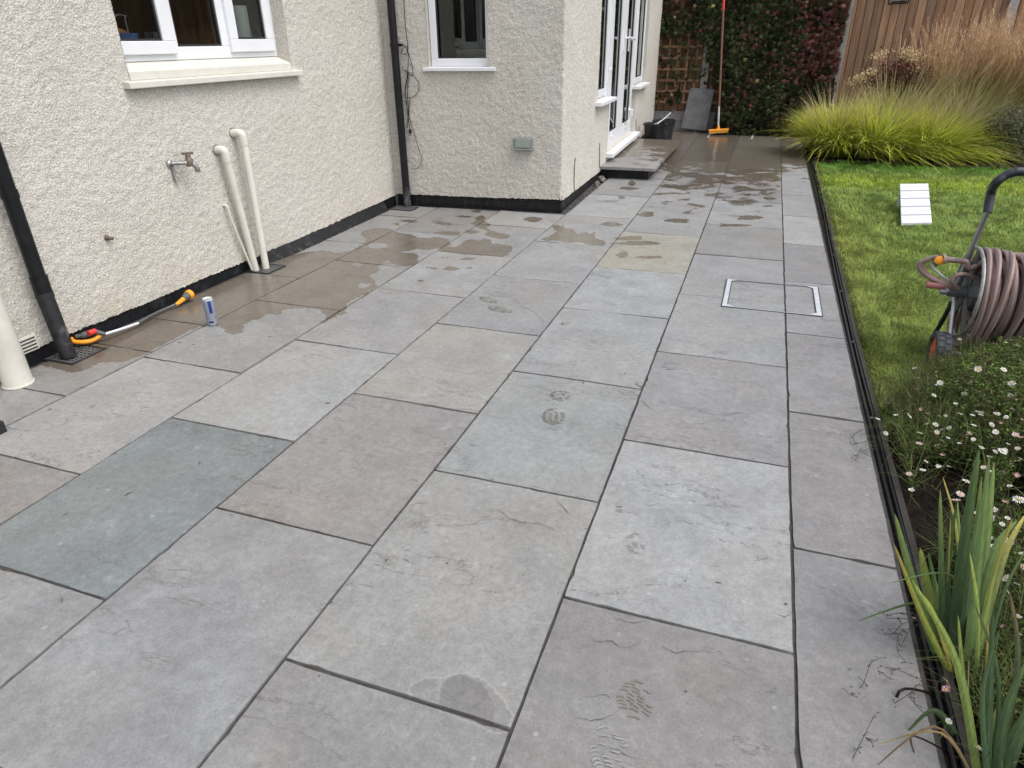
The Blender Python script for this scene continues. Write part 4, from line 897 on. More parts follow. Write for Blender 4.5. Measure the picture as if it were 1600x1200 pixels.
# feather reed grass with plumes
def reed(c, N, Hh, lab, lean=(.18,0)):
    t = thing('feather_grass', lab, 'feather grass', (c[0], c[1], 0), 'tall feathery tan grass by the fence')
    acc = Acc(); a = rng.uniform(0,2*PI,N); r = .24*np.sqrt(rng.random(N)); dx = np.cos(a)*.5+lean[0]; dy = np.sin(a)*.5+lean[1]; m = np.hypot(dx,dy)
    L = Hh*rng.uniform(.72,1.05,N); ln = np.clip(rng.uniform(.08,.42,N)*m/.5,.02,.7); dr = rng.uniform(.2,.6,N)
    bx = c[0]+r*np.cos(a); by = c[1]+r*np.sin(a); g = ucol(N, [(.36,.30,.08),(.44,.33,.11),(.28,.27,.07),(.50,.37,.15)])
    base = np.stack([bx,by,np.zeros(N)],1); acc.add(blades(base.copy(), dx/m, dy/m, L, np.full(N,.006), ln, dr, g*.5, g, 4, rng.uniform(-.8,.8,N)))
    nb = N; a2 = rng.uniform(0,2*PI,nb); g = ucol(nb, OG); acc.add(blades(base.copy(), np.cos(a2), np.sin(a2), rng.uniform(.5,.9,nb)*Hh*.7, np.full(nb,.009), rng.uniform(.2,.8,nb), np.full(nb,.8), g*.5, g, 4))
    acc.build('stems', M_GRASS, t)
    # plumes: short fine spikelets all along the top third of each stem
    acc = Acc(); K = 34
    for k in range(K):
        tt = .66+.36*k/K; out = L*ln*(tt*.6+.9*tt*tt*dr); up = L*(tt*np.sqrt(np.clip(1-ln**2*.7,.05,1))-dr*.55*tt**3*ln)
        P = base+np.stack([dx/m*out, dy/m*out, up],1); a3 = rng.uniform(0,2*PI,N); g = ucol(N, [(.58,.38,.23),(.64,.44,.28),(.50,.32,.18),(.70,.53,.36)], .12)
        w = math.sin(PI*(k+2)/(K+3))
        acc.add(blades(P, np.cos(a3), np.sin(a3), np.full(N,.085)*rng.uniform(.5,1.2,N)*(.4+.6*w), np.full(N,.0055), rng.uniform(.25,.75,N), np.full(N,.3), g, g, 1, rng.uniform(-1,1,N)))
    acc.build('plumes', M_DRY, t)
reed((2.35,11.75), 330, 1.62, 'tan feather grass clump nearest the red shrub, against the fence'); reed((2.95,11.6), 460, 1.72, 'tan feather grass clump in the middle of the three by the fence'); reed((3.6,11.55), 460, 1.75, 'tan feather grass clump at the right picture edge, by the fence')
# leaf cloud shrubs
def leaflets(P, D, Nn, L, W, cols):
    """diamond leaf: base P, direction D, normal Nn"""
    N = len(P); S = np.cross(D, Nn); S /= np.linalg.norm(S, axis=1)[:, None]+1e-9
    a = P; m = P+D*(L*.45)[:, None]; b = m+S*(W*.5)[:, None]+Nn*(W*.12)[:, None]; c = m-S*(W*.5)[:, None]+Nn*(W*.12)[:, None]; e = P+D*L[:, None]-Nn*(L*.12)[:, None]
    V = np.stack([a, b, e, c], 1).reshape(-1, 3); o = np.arange(N)[:, None]*4
    F = np.vstack([np.concatenate([o, o+1, o+2], 1), np.concatenate([o, o+2, o+3], 1)])
    return V, F, np.repeat(cols, 4, 0)
def runit(N):
    v = rng.normal(0, 1, (N, 3)); return v/np.linalg.norm(v, axis=1)[:, None]
def shrub(c, rad, N, L, cols, name, label, cat, group=None, stems=14, clumps=22, mat=M_LEAF, updir=.4):
    t = thing(name, label, cat, (c[0], c[1], 0), group)
    cc = np.array(c)+runit(clumps)*np.array(rad)*rng.uniform(.25, .85, (clumps,1)); k = rng.integers(0, clumps, N)
    P = cc[k]+rng.normal(0, 1, (N,3))*np.array(rad)*.24; P[:, 2] = np.maximum(P[:, 2], .02); D = runit(N); D[:, 2] += updir; D /= np.linalg.norm(D,axis=1)[:,None]
    Nn = np.cross(D, runit(N)); Nn /= np.linalg.norm(Nn,axis=1)[:,None]
    acc = Acc(); cl = rng.uniform(.7,1.3,clumps)[k][:,None]; acc.add(leaflets(P, D, Nn, rng.uniform(*L,N), rng.uniform(*L,N)*.45, ucol(N, cols)*cl)); acc.build('foliage', mat, t)
    b = MB()
    for i in range(stems): e = cc[i % clumps]; b.tube(smoothpath([(c[0]+random.uniform(-.06,.06), c[1]+random.uniform(-.06,.06), -.01), ((c[0]+e[0])/2+random.uniform(-.05,.05), (c[1]+e[1])/2, e[2]*.5), tuple(e)], 4), .006, 5)
    b.build('stems', M_EDGEW, t); return t
RS = [(.13,.035,.035),(.17,.05,.04),(.09,.05,.03),(.07,.07,.03),(.20,.09,.06)]
t = shrub((1.75, 11.75, .78), (.55,.3,.40), 5200, (.03,.07), RS, 'red_leaved_shrub', 'burgundy leaved shrub with dry cream flower heads in front of the fence', 'shrub')
acc = Acc()
for (px, py) in ((1380,82),(1368,88),(1420,85),(1428,92),(1434,84),(1413,80),(1360,110),(1350,118),(1340,124),(1362,115),(1330,128),(1432,105),(1345,120),(1425,88)):
    P0 = np.array(HY(px, py, 11.5)); n = 70; P = P0+rng.normal(0,1,(n,3))*np.array((.05,.05,.03)); D = runit(n); Nn = np.cross(D, runit(n)); Nn /= np.linalg.norm(Nn,axis=1)[:,None]
    acc.add(leaflets(P, D, Nn, rng.uniform(.015,.03,n), rng.uniform(.012,.022,n), ucol(n, [(.78,.66,.38),(.62,.50,.28),(.45,.30,.16)])))
acc.build('flower_heads', M_DRY, t)
shrub((2.98, 10.28, .34), (.40,.32,.36), 12000, (.02,.04), [(.13,.14,.075),(.18,.185,.11),(.09,.10,.045),(.24,.24,.16)], 'grey_green_shrub', 'grey green bushy shrub at the right end of the far bed', 'shrub')
shrub((3.75, 10.4, .35), (.5,.4,.4), 6000, (.02,.04), [(.13,.14,.075),(.18,.185,.11),(.09,.10,.045)], 'grey_green_shrub', 'grey green bushy shrub beyond the right edge of the frame', 'shrub')
for (a, b, lab) in (((1402,106),(1408,54),'pale garden cane standing by the red shrub, the taller of two'), ((1405,100),(1415,61),'pale garden cane leaning beside the taller one by the red shrub')):
    p0 = HY(*a, 11.9); p1 = HY(*b, 11.95); d = np.array(p1)-np.array(p0); base = np.array(p0)-d*(p0[2]/max(d[2],.01))
    tag(MB().tube([tuple(base), p1], .008, 8).build('garden_cane', simple('bamboo', (.45,.33,.18), .6), None, True), lab, 'cane', 'garden canes by the red shrub')

# ------------------------------------------------------------------ fence, trellis, creeper
FY = 12.62
fn = thing('wooden_fence', 'brown closeboard garden fence with concrete posts across the far end', 'fence', (1, FY, 0))
V = []; F = []; Cc = []; x = -8.0; nb = 0
while x < 9:
    w = .118+random.uniform(-.008,.008); z0 = .30 if x < 1 else .28; z1 = 2.45; o = len(V); tl_ = random.uniform(-.004,.004)
    for z in (z0, z1): V += [(x, FY-.004, z), (x+w-.012, FY-.026, z), (x+w-.012, FY-.006, z), (x, FY+.006, z)]
    F += [(o,o+1,o+5,o+4),(o+1,o+2,o+6,o+5),(o+3,o,o+4,o+7),(o+4,o+5,o+6,o+7)]
    c = random.choice([(1,1,1),(1.22,1.18,1.1),(.78,.80,.82),(1.08,1.14,1.2),(.9,.86,.82),(1.3,1.32,1.32),(.72,.68,.64)]); Cc += [c]*8; x += w
mk('boards', V, F, M_FENCE, fn, cols=np.array(Cc)); MB().box((-8, FY+.012, .28), (9, FY+.03, 2.45)).build('gap_shade_sheet', M_GASKET, fn)  # added black sheet stands in for the shade between the boards
for px in (-5.2, -3.1, -1.045, .955, 3.07, 5.2, 7.3): 
    MB().box((px-.055, FY-.10, -.05), (px+.055, FY-.02, 2.4)).build('post', M_CONC, fn, bevel=.008)
for (a_, b_) in ((-5.14,-3.16),(-3.04,-1.11),(-.98,.89),(1.02,3.0),(3.13,5.14),(5.26,7.24)):
    MB().box((a_, FY-.075, -.02), (b_, FY-.045, .295)).box((a_, FY-.085, .155), (b_, FY-.0755, .165)).box((a_, FY-.08, .27), (b_, FY-.0755, .294)).build('gravel_board', M_CONC, fn, bevel=.004)
def trellis(x0, x1, lab):
    t = thing('trellis', lab, 'trellis', ((x0+x1)/2, FY-.09, .3), 'square wooden trellis panels on the fence')
    b = MB(); n = 0
    for z in np.arange(.43, 2.4, .168): b.box((x0, FY-.150, z), (x1, FY-.130, z+.032))
    b.build('cross_slats', M_TRELLIS, t)
    b = MB()
    for x in np.arange(x0+.04, x1, .150): b.box((x, FY-.128, .40), (x+.028, FY-.108, 2.4))
    b.build('upright_slats', M_TRELLIS, t)
trellis(-2.6, -1.12, 'brown square trellis panel beside the house, half bare'); trellis(-.97, .88, 'brown square trellis panel mostly hidden under the creeper')
lt = thing('wall_lantern', 'black metal frame hanging high on the fence', 'lantern', HY(1404, 0, FY-.03)); p0 = HY(1388, 6, FY-.06); p1 = HY(1419, 4, FY-.06)
b = MB(); b.tube([p0, p1], .012, 8); b.tube([p0, (p0[0], p0[1], p0[2]+.30)], .010, 8); b.tube([p1, (p1[0], p1[1], p1[2]+.30)], .010, 8); b.tube([(p0[0], p0[1], p0[2]+.3), (p1[0], p1[1], p1[2]+.3)], .012, 8)
b.tube([(p0[0]+.03, p0[1]-.05, p0[2]+.02), (p1[0]-.03, p1[1]-.05, p1[2]+.02)], .010, 8); b.build('frame', M_BLKPLA, lt)

cr = thing('climbing_plant', 'dark creeper with green and red leaves covering the trellis', 'creeper', (0, 12.4, 0))
def creeper(N):
    x = rng.uniform(-2.0, .93, N*3); z = rng.uniform(.03, 2.4, N*3)
    d = vnoise(x+5, z+3, 2.6, 5)*.6+vnoise(x+5, z+3, 6.5, 6)*.4
    cover = np.ones_like(x)*.85
    bare = (x < -1.02) & (z < 1.45); cover = np.where(bare, np.interp(z, [0, .38, .5, .85, 1.1, 1.45], [.0, .0, .34, .42, .46, .56]), cover)
    cover = np.where((x < -1.02) & (z >= 1.45), np.interp(z, [1.45, 1.8, 2.2], [.56, .70, .86]), cover)
    cover = np.where((x > -1.02) & (x < -.9) & (z > .6), .72, cover)
    cover = np.where((x > -.9), 1.25, cover); cover = np.where((x > .45) & (z > .7), .90, cover); cover = np.where((x>-1.4)&(x < -.78) & (z < .74), -1., cover); cover = np.where((x > -.78) & (z < 1.1), 1.4, cover)
    d = np.where(x < -1.0, d*.62+.38*vnoise(x+5, z+3, 15, 8), d); ok = (d < cover*.72) | ((rng.random(N*3) < .05) & (z > .45) & (cover > -.5)); ok &= rng.random(N*3) < .95; x, z = x[ok][:N], z[ok][:N]; N = len(x)
    thick = np.where((x > -.75), np.interp(z, [0, .4, 1.2, 2.4], [.50, .40, .22, .14]), .10)
    y = FY-.16-rng.random(N)*thick
    red = np.clip((x-.0)/.7, 0, 1)*np.clip((z-.55)/.5, 0, 1)*.75+np.clip(vnoise(x+9, z+9, 2.2, 9)-.55, 0, 1)*.9
    g = np.array([(.034,.050,.018),(.050,.066,.024),(.066,.050,.026),(.026,.040,.016)])[rng.integers(0,4,N)]
    r = np.array([(.115,.040,.034),(.13,.058,.05),(.085,.045,.030),(.19,.075,.07)])[rng.integers(0,4,N)]
    isr = rng.random(N) < red; c = np.where(isr[:, None], r, g); yl = rng.random(N) < .012; c[yl] = (.32,.27,.12)
    c = c*rng.uniform(.6,1.5,(N,1))*(.55+.9*vnoise(x+5,z+3,4.5,77))[:,None]
    s = rng.uniform(.036, .066, N); Vs = Acc()
    pet = np.stack([rng.normal(0,.35,N), -np.abs(rng.normal(.75,.3,N)), rng.normal(-.15,.35,N)],1)   # facing out towards the patio
    pet /= np.linalg.norm(pet,axis=1)[:,None]
    down = np.array([0,0,-1.0])+rng.normal(0,.35,(N,3)); down -= pet*(down*pet).sum(1)[:,None]; down /= np.linalg.norm(down,axis=1)[:,None]; sd = np.cross(pet, down)
    P = np.stack([x,y,z],1)
    for an, k in ((-1.25,.62),(-.62,.88),(0,1.0),(.62,.88),(1.25,.62)):
        D = down*math.cos(an)+sd*math.sin(an); D = D-pet*.25; D /= np.linalg.norm(D,axis=1)[:,None]
        Vs.add(leaflets(P, D, pet, s*k*1.2, s*k*.36, c*rng.uniform(.85,1.15,(N,1))))
    return Vs
creeper(25000).build('foliage', M_LEAF, cr)
b = MB()
for i in range(18):
    x = random.uniform(-.75,.9); z = 0.0; P = [(x, FY-.17, .02)]; tgt = random.uniform(1.2, 2.4)
    while z < tgt: z += .22; x += random.uniform(-.05,.05); P.append((x, FY-.17-random.uniform(0,.04), z))
    b.tube(smoothpath(P, 3), .006 if i > 5 else .012, 5)
b.build('stems', simple('creeper_stem', (.10,.075,.05), .85), cr)
# leaf litter at the foot of the hedge, paving dust
acc = Acc(); N = 900; P = np.stack([rng.uniform(-.7,.75,N), rng.uniform(12.0,12.3,N), rng.uniform(.004,.04,N)],1); D = runit(N); D[:,2]*=.3; Nn = np.tile([0,0,1.0],(N,1))+rng.normal(0,.3,(N,3)); acc.add(leaflets(P, D, Nn, rng.uniform(.02,.05,N), rng.uniform(.015,.03,N), ucol(N, [(.05,.03,.02),(.09,.05,.03),(.03,.025,.02),(.10,.07,.03)])))
struct(acc.build('leaf_litter', M_LEAF), 'fallen brown leaves under the creeper', 'stuff')

# slab leaning on the fence
ls = thing('paving_slab', 'loose grey paving slab leaning upright against the fence', 'paving slab', (-1.13, 12.35, 0))
BL, BR_, TR, TL = [np.array(p) for p in (HY(1064,200,12.33), HY(1103,204.5,12.33), HY(1116.5,139.5,12.46), HY(1078.5,138,12.46))]
off = np.array((0,.03,.004)); mls = simple('loose_slab', (.150,.150,.152), .7, var=.22, nscale=9, bump=.4, dirt=(.22,.22,.215))
MB().hexa([tuple(BL), tuple(BR_), tuple(BR_+off), tuple(BL+off), tuple(TL), tuple(TR), tuple(TR+off), tuple(TL+off)]).build('slab', mls, ls, bevel=.004)
tag(MB().box((-1.02,12.2,.004),(-.70,12.27,.035)).build('timber_offcut', M_BITU, None, bevel=.004), 'short black offcut on the ground beside the leaning slab', 'offcut')

# broom
br = thing('broom', 'long handled broom with orange head leaning on the creeper', 'broom', G(1124, 206))
p0 = np.array(HY(1122, 203, 11.95)); p1 = np.array(HY(1131.5, -12, 12.12))
def lerp(t): return tuple(p0+(p1-p0)*t)
MB().tube([lerp(.02), lerp(.18)], .0155, 10).build('pole', M_STEEL, br, True); MB().tube([lerp(.18), lerp(.88)], .0165, 10).build('wooden_grip', simple('pole_brown', (.17,.075,.05), .5), br, True); MB().tube([lerp(.88), lerp(1.0)], .019, 10).build('red_grip', M_RED, br, True)
b = MB(); c0 = np.array(HY(1107, 206, 11.9)); c1 = np.array(HY(1138, 204, 12.0)); b.bar(tuple(c0+[0,0,.018]), tuple(c1+[0,0,.018]), .055, .03); b.lathe(tuple(p0+[0,0,-.005]), [(.03,0),(.022,.05),(.018,.07)], seg=12); b.build('head', M_ORANGE, br, bevel=.006)
b = MB(); b.bar(tuple(c0+[.01,0,-.012]), tuple(c1+[-.01,0,-.012]), .05, .03); b.build('bristles', simple('bristles', (.55,.25,.04), .9), br)

# buckets
def bucket(c, r, h, lab, tilt=0):
    t = thing('bucket', lab, 'bucket', c, 'black builders buckets'); b = MB()
    b.lathe(c, [(0,.0),(r*.76,0),(r*.82,h*.35),(r*.95,h*.9),(r*1.04,h*.91),(r*1.05,h),(r*.97,h),(r*.78,.02),(0,.02)], seg=28).build('body', M_OLDBLK if tilt else simple('bucket_black', (.010,.011,.012), .35, var=.3), t, True)
    b = MB(); P = [(c[0]+r*1.03*math.cos(a), c[1]+.02+r*.35*math.sin(a), c[2]+h+.02*math.sin(a)) for a in np.linspace(PI, 2*PI, 12)]; b.tube(P, .004, 6).build('handle', M_STEEL, t)
bucket((-1.52, 10.62, .0), .165, .30, 'front black bucket holding a trowel beside the step'); bucket((-1.45, 11.12, .0), .175, .30, 'second black bucket standing behind the front one', 1)
a0 = (-1.50, 10.62, .27); a1 = (-1.34, 10.95, .42); tr_ = thing('trowel', 'long thin metal tool sticking out of the front bucket', 'tool', a0)
MB().tube([a0, a1], .006, 8).build('shaft', M_STEEL, tr_); MB().tube([a1, tuple(np.array(a1)+np.array((.035,.06,.03)))], .014, 10).build('handle', M_BLKPLA, tr_)
tag(MB().tube([(-1.52, 10.55, .29), (-1.37, 10.95, .36)], .005, 8).build('metal_rod', M_STEEL), 'thin bright rod lying across the front bucket', 'rod')

# ramp board on the lawn
N0 = np.array(G(1408,351)); N1 = np.array(G(1456,350)); F0 = np.array(G(1406,287.5,.19)); F1 = np.array(G(1450,287,.19))
rp = thing('pet_ramp', 'white ribbed plastic ramp sloping up on the lawn', 'ramp', tuple(N0))
for k in range(5):
    t0, t1 = k/5+.009, (k+1)/5-.009; b = MB(); q = lambda A, B, t: A+(B-A)*t; up = np.array((0,0,.012)); dn = np.array((0,0,-.012))
    A, B_, C_, D_ = q(N0,F0,t0), q(N1,F1,t0), q(N1,F1,t1), q(N0,F0,t1)
    b.hexa([tuple(A+dn), tuple(B_+dn), tuple(C_+dn*1.0), tuple(D_+dn), tuple(A+up*1.0), tuple(B_+up), tuple(C_+up*.45), tuple(D_+up*.45)]).build('slat', M_WHITEPL, rp, bevel=.003)
for (A, B_, sg) in ((N0, F0, 1), (N1, F1, -1)):
    o = np.array((.02*sg, 0, 0)); MB().bar(tuple(A+o+np.array((0,.01,-.014))), tuple(B_+o+np.array((0,-.01,-.022))), .018, .016).build('side_rail', simple('grey_rail', (.30,.31,.32), .5), rp)
    f_ = B_+o+np.array((0,-.02,-.03)); g_ = f_.copy(); g_[2] = -.02; MB().bar(tuple(g_), tuple(f_), .018, .018).build('leg', M_WHITEPL, rp)

# ------------------------------------------------------------------ drinks can
cx0, cy0, _ = G(333.5, 508)
cn = thing('drinks_can', 'slim silver and blue drinks can standing on the wet slab', 'can', (cx0, cy0, 0))
def can_mat():
    t = NT('can_print'); tc = t.n('ShaderNodeTexCoord'); sx_ = t.n('ShaderNodeSeparateXYZ'); dv = t.n('ShaderNodeVectorMath', operation='DIVIDE'); t.l(tc.outputs['Object'], dv.inputs[0]); dv.inputs[1].default_value = (1.12, 1.12, 1.2); t.l(dv.outputs[0], sx_.inputs[0]); x, y, z = sx_.outputs
    an = t.math('ARCTAN2', y, x)
    # rows of small print on a pale panel
    row = t.math('FRACT', t.math('MULTIPLY', z, 190)); rowm = t.math('GREATER_THAN', row, .5)
    wn = t.n('ShaderNodeTexNoise'); cb = t.n('ShaderNodeCombineXYZ'); t.l(t.math('MULTIPLY', an, 14), cb.inputs[0]); t.l(t.math('FLOOR', t.math('MULTIPLY', z, 190)), cb.inputs[1]); t.l(cb.outputs[0], wn.inputs['Vector']); wn.inputs['Scale'].default_value = 1.6
    pr = t.math('MULTIPLY', rowm, t.math('GREATER_THAN', wn.outputs[0], .47)); 
    zr = t.math('MULTIPLY', t.math('GREATER_THAN', z, .03), t.math('LESS_THAN', z, .112)); pr = t.math('MULTIPLY', pr, zr)
    c = t.mix(t.ramp(z, .02, .12), (.42,.44,.48), (.33,.37,.46)); c = t.mix(t.math('MULTIPLY', pr, .75), c, (.12,.16,.32))
    blue = t.math('MULTIPLY', t.math('GREATER_THAN', an, -.95), t.math('LESS_THAN', an, -.35)); blue = t.math('MULTIPLY', blue, t.math('GREATER_THAN', z, .055)); c = t.mix(blue, c, (.03,.05,.20))
    b2 = t.math('MULTIPLY', t.math('GREATER_THAN', an, -1.5), t.math('LESS_THAN', an, -.6)); b2 = t.math('MULTIPLY', b2, t.math('MULTIPLY', t.math('GREATER_THAN', z, .016), t.math('LESS_THAN', z, .024))); c = t.mix(b2, c, (.02,.04,.25))
    return t.set(Base_Color=c, Roughness=.33, Metallic=.45)
MB().lathe((cx0, cy0, 0), [(.018,.0),(.0235,.006),(.0265,.012),(.0265,.118),(.0245,.126)], seg=36).build('body', can_mat(), cn, True)
MB().lathe((cx0, cy0, 0), [(.0246,.126),(.0235,.131),(.0235,.134),(.0215,.134),(.0205,.130),(0,.130)], seg=36).build('lid', M_STEEL, cn, True)
MB().lathe((cx0+.006, cy0-.006, .1305), [(0,.0004),(.007,.0004)], seg=14).build('opening', M_GASKET, cn)

bx = G(-1, 676); b = MB(); b.box((bx[0]-.09, bx[1]-.06, .0), (bx[0]+.022, bx[1]+.02, .05)).box((bx[0]-.09, bx[1]-.06, .05), (bx[0]+.01, bx[1]+.012, .056))
tag(b.build('plastic_block', M_OLDBLK, None, bevel=.006), 'small black plastic block just showing at the left edge of the frame', 'block')

# ------------------------------------------------------------------ watering lance lying along the wall
wg = thing('watering_lance', 'orange and grey watering lance with a long white tube by the wall', 'hose lance', G(150, 530))
hg = lambda x, y, z: np.array(G(x, y, z))
g0 = hg(112,533,.05); g1 = hg(160,524,.045); g2 = hg(218,507,.03); g3 = hg(250,489,.02); g4 = hg(276,477,.025); g5 = hg(287,466,.04); g6 = hg(297,457,.045)
b = MB(); b.tube(smoothpath([tuple(hg(112,528,.05)), tuple(hg(117,534,.035)), tuple(hg(135,534,.028)), tuple(hg(150,529,.03)), tuple(hg(158,522,.04))], 5), [.008]*4+[.012]*17, 10); b.build('grip', M_ORANGE, wg, True)
b = MB(); b.tube(smoothpath([tuple(hg(119,526,.055)), tuple(hg(130,524,.058)), tuple(hg(143,520,.062)), tuple(hg(152,518,.06))], 5), [.011]*5+[.017]*6+[.012]*5, 12); b.build('barrel', M_GREYPL, wg, True)
b = MB(); b.tube([tuple(hg(138,521,.075)), tuple(hg(149,517,.073))], .014, 10); b.build('valve', M_RED, wg, True)
b = MB(); b.tube([tuple(hg(151,519,.06)), tuple(hg(165,522,.042))], [.014,.009], 10); b.build('nut', M_GREYPL, wg, True)
b = MB(); b.tube(smoothpath([tuple(hg(164,522,.042)), tuple(hg(190,514,.034)), tuple(hg(216,505,.026))], 5), .0075, 10); b.build('white_tube', M_WHITEPL, wg, True)
b = MB(); b.tube(smoothpath([tuple(hg(215,505,.026)), tuple(hg(240,491,.02)), tuple(hg(262,481,.02)), tuple(hg(278,474,.028))], 5), .0075, 10); b.build('black_tube', M_GREYPL, wg, True)
b = MB(); b.tube([tuple(hg(275,476,.026)), tuple(hg(282,471,.032)), tuple(hg(288,466,.038))], [.009,.013,.015], 12); b.build('neck', M_ORANGE, wg, True)
b = MB(); b.tube([tuple(hg(287,467,.038)), tuple(hg(293,462,.043))], [.018,.024], 14); b.build('spray_collar', M_GREYPL, wg, True)
b = MB(); b.tube([tuple(hg(293,462,.043)), tuple(hg(298,459,.046))], .0285, 18); b.build('spray_head', M_ORANGE, wg, True)

# ------------------------------------------------------------------ hose reel
RX, RY, RZ = 1.0, 3.52, .335
hr = thing('hose_reel', 'hose reel cart with aluminium frame and black grip full of brown hose', 'hose reel', (1.15, 3.5, 0))
M_ALU = simple('grey_tube', (.36,.37,.36), .35, .75, var=.1)
b = MB(); top = HX(1545,325,.975)
for X_ in (.975, 1.46): MB().tube([(X_, 3.575, .27), (X_, 3.53, .52), (X_, top[1], top[2])], .0125, 12).build('upper_tube', M_ALU, hr, True)
b = MB()
M_PALE = simple('pale_tube', (.60,.60,.58), .35, .6)
for X_ in (.975, 1.46): MB().tube([(X_, 3.37, .02), (X_, 3.56, .30)], .0095, 10).build('lower_tube', M_PALE, hr, True)
b.tube([(.90, 3.37, .085), (1.53, 3.37, .085)], .007, 8); b.build('wheel_axle', M_PALE, hr, True)
b = MB()
for X_ in (.975, 1.46): MB().tube([(X_, 3.57, .29), (X_, 3.62, .17), (X_, 3.72, .01)], .0105, 10).build('rear_leg', M_OLDBLK, hr, True)
b = MB(); b.tube([(.975, 3.74, .012), (1.46, 3.74, .012)], .008, 10); b.tube([(1.20, 3.74, .012), (1.10, 3.47, .012)], .008, 8); b.build('base_rail', simple('white_rod', (.6,.6,.56), .5), hr, True)
P = [(.975, top[1], top[2]-.02), HX(1549,300,.975), HY(1556,286,3.42), HY(1570,275,3.42), HY(1584,269.5,3.42), HY(1605,268.5,3.42)]
pr_ = P[-1]; P += [(1.40, 3.42, pr_[2]+.0), (1.445, 3.42, pr_[2]-.03), (1.46, 3.42, pr_[2]-.08), (1.46, top[1], top[2]-.02)]
MB().tube(smoothpath(P, 6), .0185, 14).build('grip', simple('rubber_grip', (.018,.022,.03), .45, var=.2), hr, True)
for (X_, sgn) in ((.925, -1), (1.51, 1)):
    b = MB(); r = .088; w = .030; b.lathe((X_, 3.37, r), [(r*.72,-w),(r*.97,-w),(r,-w*.7),(r,w*.7),(r*.97,w),(r*.72,w),(r*.72,-w)], axis=(1,0,0), seg=36)
    wh = b.build('wheel', simple('tyre', (.045,.048,.055), .75, var=.2), hr)
    wh['_loc'] = tuple(hr['_loc']); b = MB()
    for k in range(18):
        a = 2*PI*k/18
        for zz in (-1, 1):
            aa = a+(.17 if zz > 0 else 0); c = Vector((X_+zz*w*.45, 3.37+r*math.cos(aa), r+r*math.sin(aa))); b.bar(tuple(c+Vector((-w*.3,0,0))), tuple(c+Vector((w*.3,0,0))), .018, .007, up=(0, math.cos(aa), math.sin(aa)))
    b.build('tread', simple('tyre_block', (.07,.075,.085), .8), wh)
    b = MB(); b.lathe((X_+sgn*w*.55, 3.37, r), [(0,sgn*.012),(.012,sgn*.012),(.014,sgn*.004),(r*.70,0),(r*.73,sgn*.004),(r*.74,-sgn*.01),(0,-sgn*.01)], axis=(1,0,0), seg=30); b.build('hub', simple('orange_red_hub', (.62,.10,.04), .45, var=.08), wh, True)
for X_ in (1.005, 1.43):
    b = MB(); b.torus((X_, RY, RZ), .205, .008, seg=48); b.build('flange', M_DULL, hr, True)
    b = MB()
    for k in range(5):
        a = 2*PI*k/5+.3; b.bar((X_, RY+.03*math.cos(a), RZ+.03*math.sin(a)), (X_, RY+.2*math.cos(a), RZ+.2*math.sin(a)), .05, .006, up=(1,0,0))
    b.build('flange_spoke', M_GREYPL, hr)
MB().tube([(.93, RY, RZ), (1.5, RY, RZ)], .028, 16).build('axle', M_GREYPL, hr, True)
MB().tube([(1.01, RY, RZ), (1.43, RY, RZ)], .085, 20).build('drum', M_GREYPL, hr, True)
MB().tube([(.915, RY, RZ), (.945, RY, RZ)], .020, 10).tube([(.895, RY-.01, RZ-.002), (.92, RY-.01, RZ-.002)], .017, 8).build('hub_cap', M_DULL, hr)
b = MB(); ca = HY(1478, 447, 3.5); b.tube([(.925, 3.51, RZ), (ca[0]+.015, 3.5, ca[2]-.02), ca], .006, 8); b.build('crank_arm', M_WHITEPL, hr, True)
c0 = HY(1477.5, 448, 3.5); c1 = HY(1447, 444, 3.5); MB().tube([c0, (c0[0]-.03, c0[1], (c0[2]+c1[2])/2), c1], [.0125,.016,.018], 12).build('crank_handle', simple('dusty_red_grip', (.33,.13,.12), .6), hr, True)
b = MB(); b.tube([HY(1486, 441, 3.5), HY(1472,431,3.5), HY(1456.5, 418, 3.5), HY(1456, 412, 3.5)], .0062, 8); b.build('inlet_pipe', simple('pale_inlet', (.5,.51,.52), .3, .5), hr, True)
# hose: wound coils as one long tube
def hose(pts, name='coil', r=.0118, parent=None, seg=10):
    b = MB(); b.tube(pts, r, seg); V = np.array(b.v); n = len(V); k = np.arange(n) % seg
    base = np.array([(.255,.175,.15),(.23,.16,.14),(.30,.22,.19),(.20,.14,.13)])
    c = np.where((k % 5 == 0)[:, None], np.array((.27,.12,.095)), np.where((k % 5 == 2)[:, None], np.array((.17,.12,.11)), np.array((.30,.235,.215))))
    return mk(name, V, b.f, M_HOSE, parent, smooth=True, cols=c)
ho = thing('garden_hose', 'brown garden hose wound on the reel with a loose loop and orange connector', 'hose', (1.2, 3.5, .3))
pts = []; T = 0
def coil(n, r0, x0, x1, sag, wob):
    P = []; ph = random.uniform(0, 6); S = n*28
    for i in range(S+1):
        a = 2*PI*i/28+ph; t = i/S; x = x0+(x1-x0)*t+.008*math.sin(a*.7+ph)+wob*.3*math.sin(a*.31+1)
        R = r0+wob*math.sin(a*.23+ph)+wob*.6*math.sin(a*.57); y = RY+R*math.cos(a); z = RZ+R*math.sin(a)*(1+ (sag if math.sin(a) < 0 else 0)); P.append((x, y, z))
    return P
hose(coil(13, .105, 1.04, 1.40, .0, .006), parent=ho); hose(coil(13, .135, 1.40, 1.04, .03, .008), parent=ho); hose(coil(11, .163, 1.045, 1.40, .10, .012), parent=ho); hose(coil(8, .188, 1.39, 1.06, .28, .014), parent=ho)
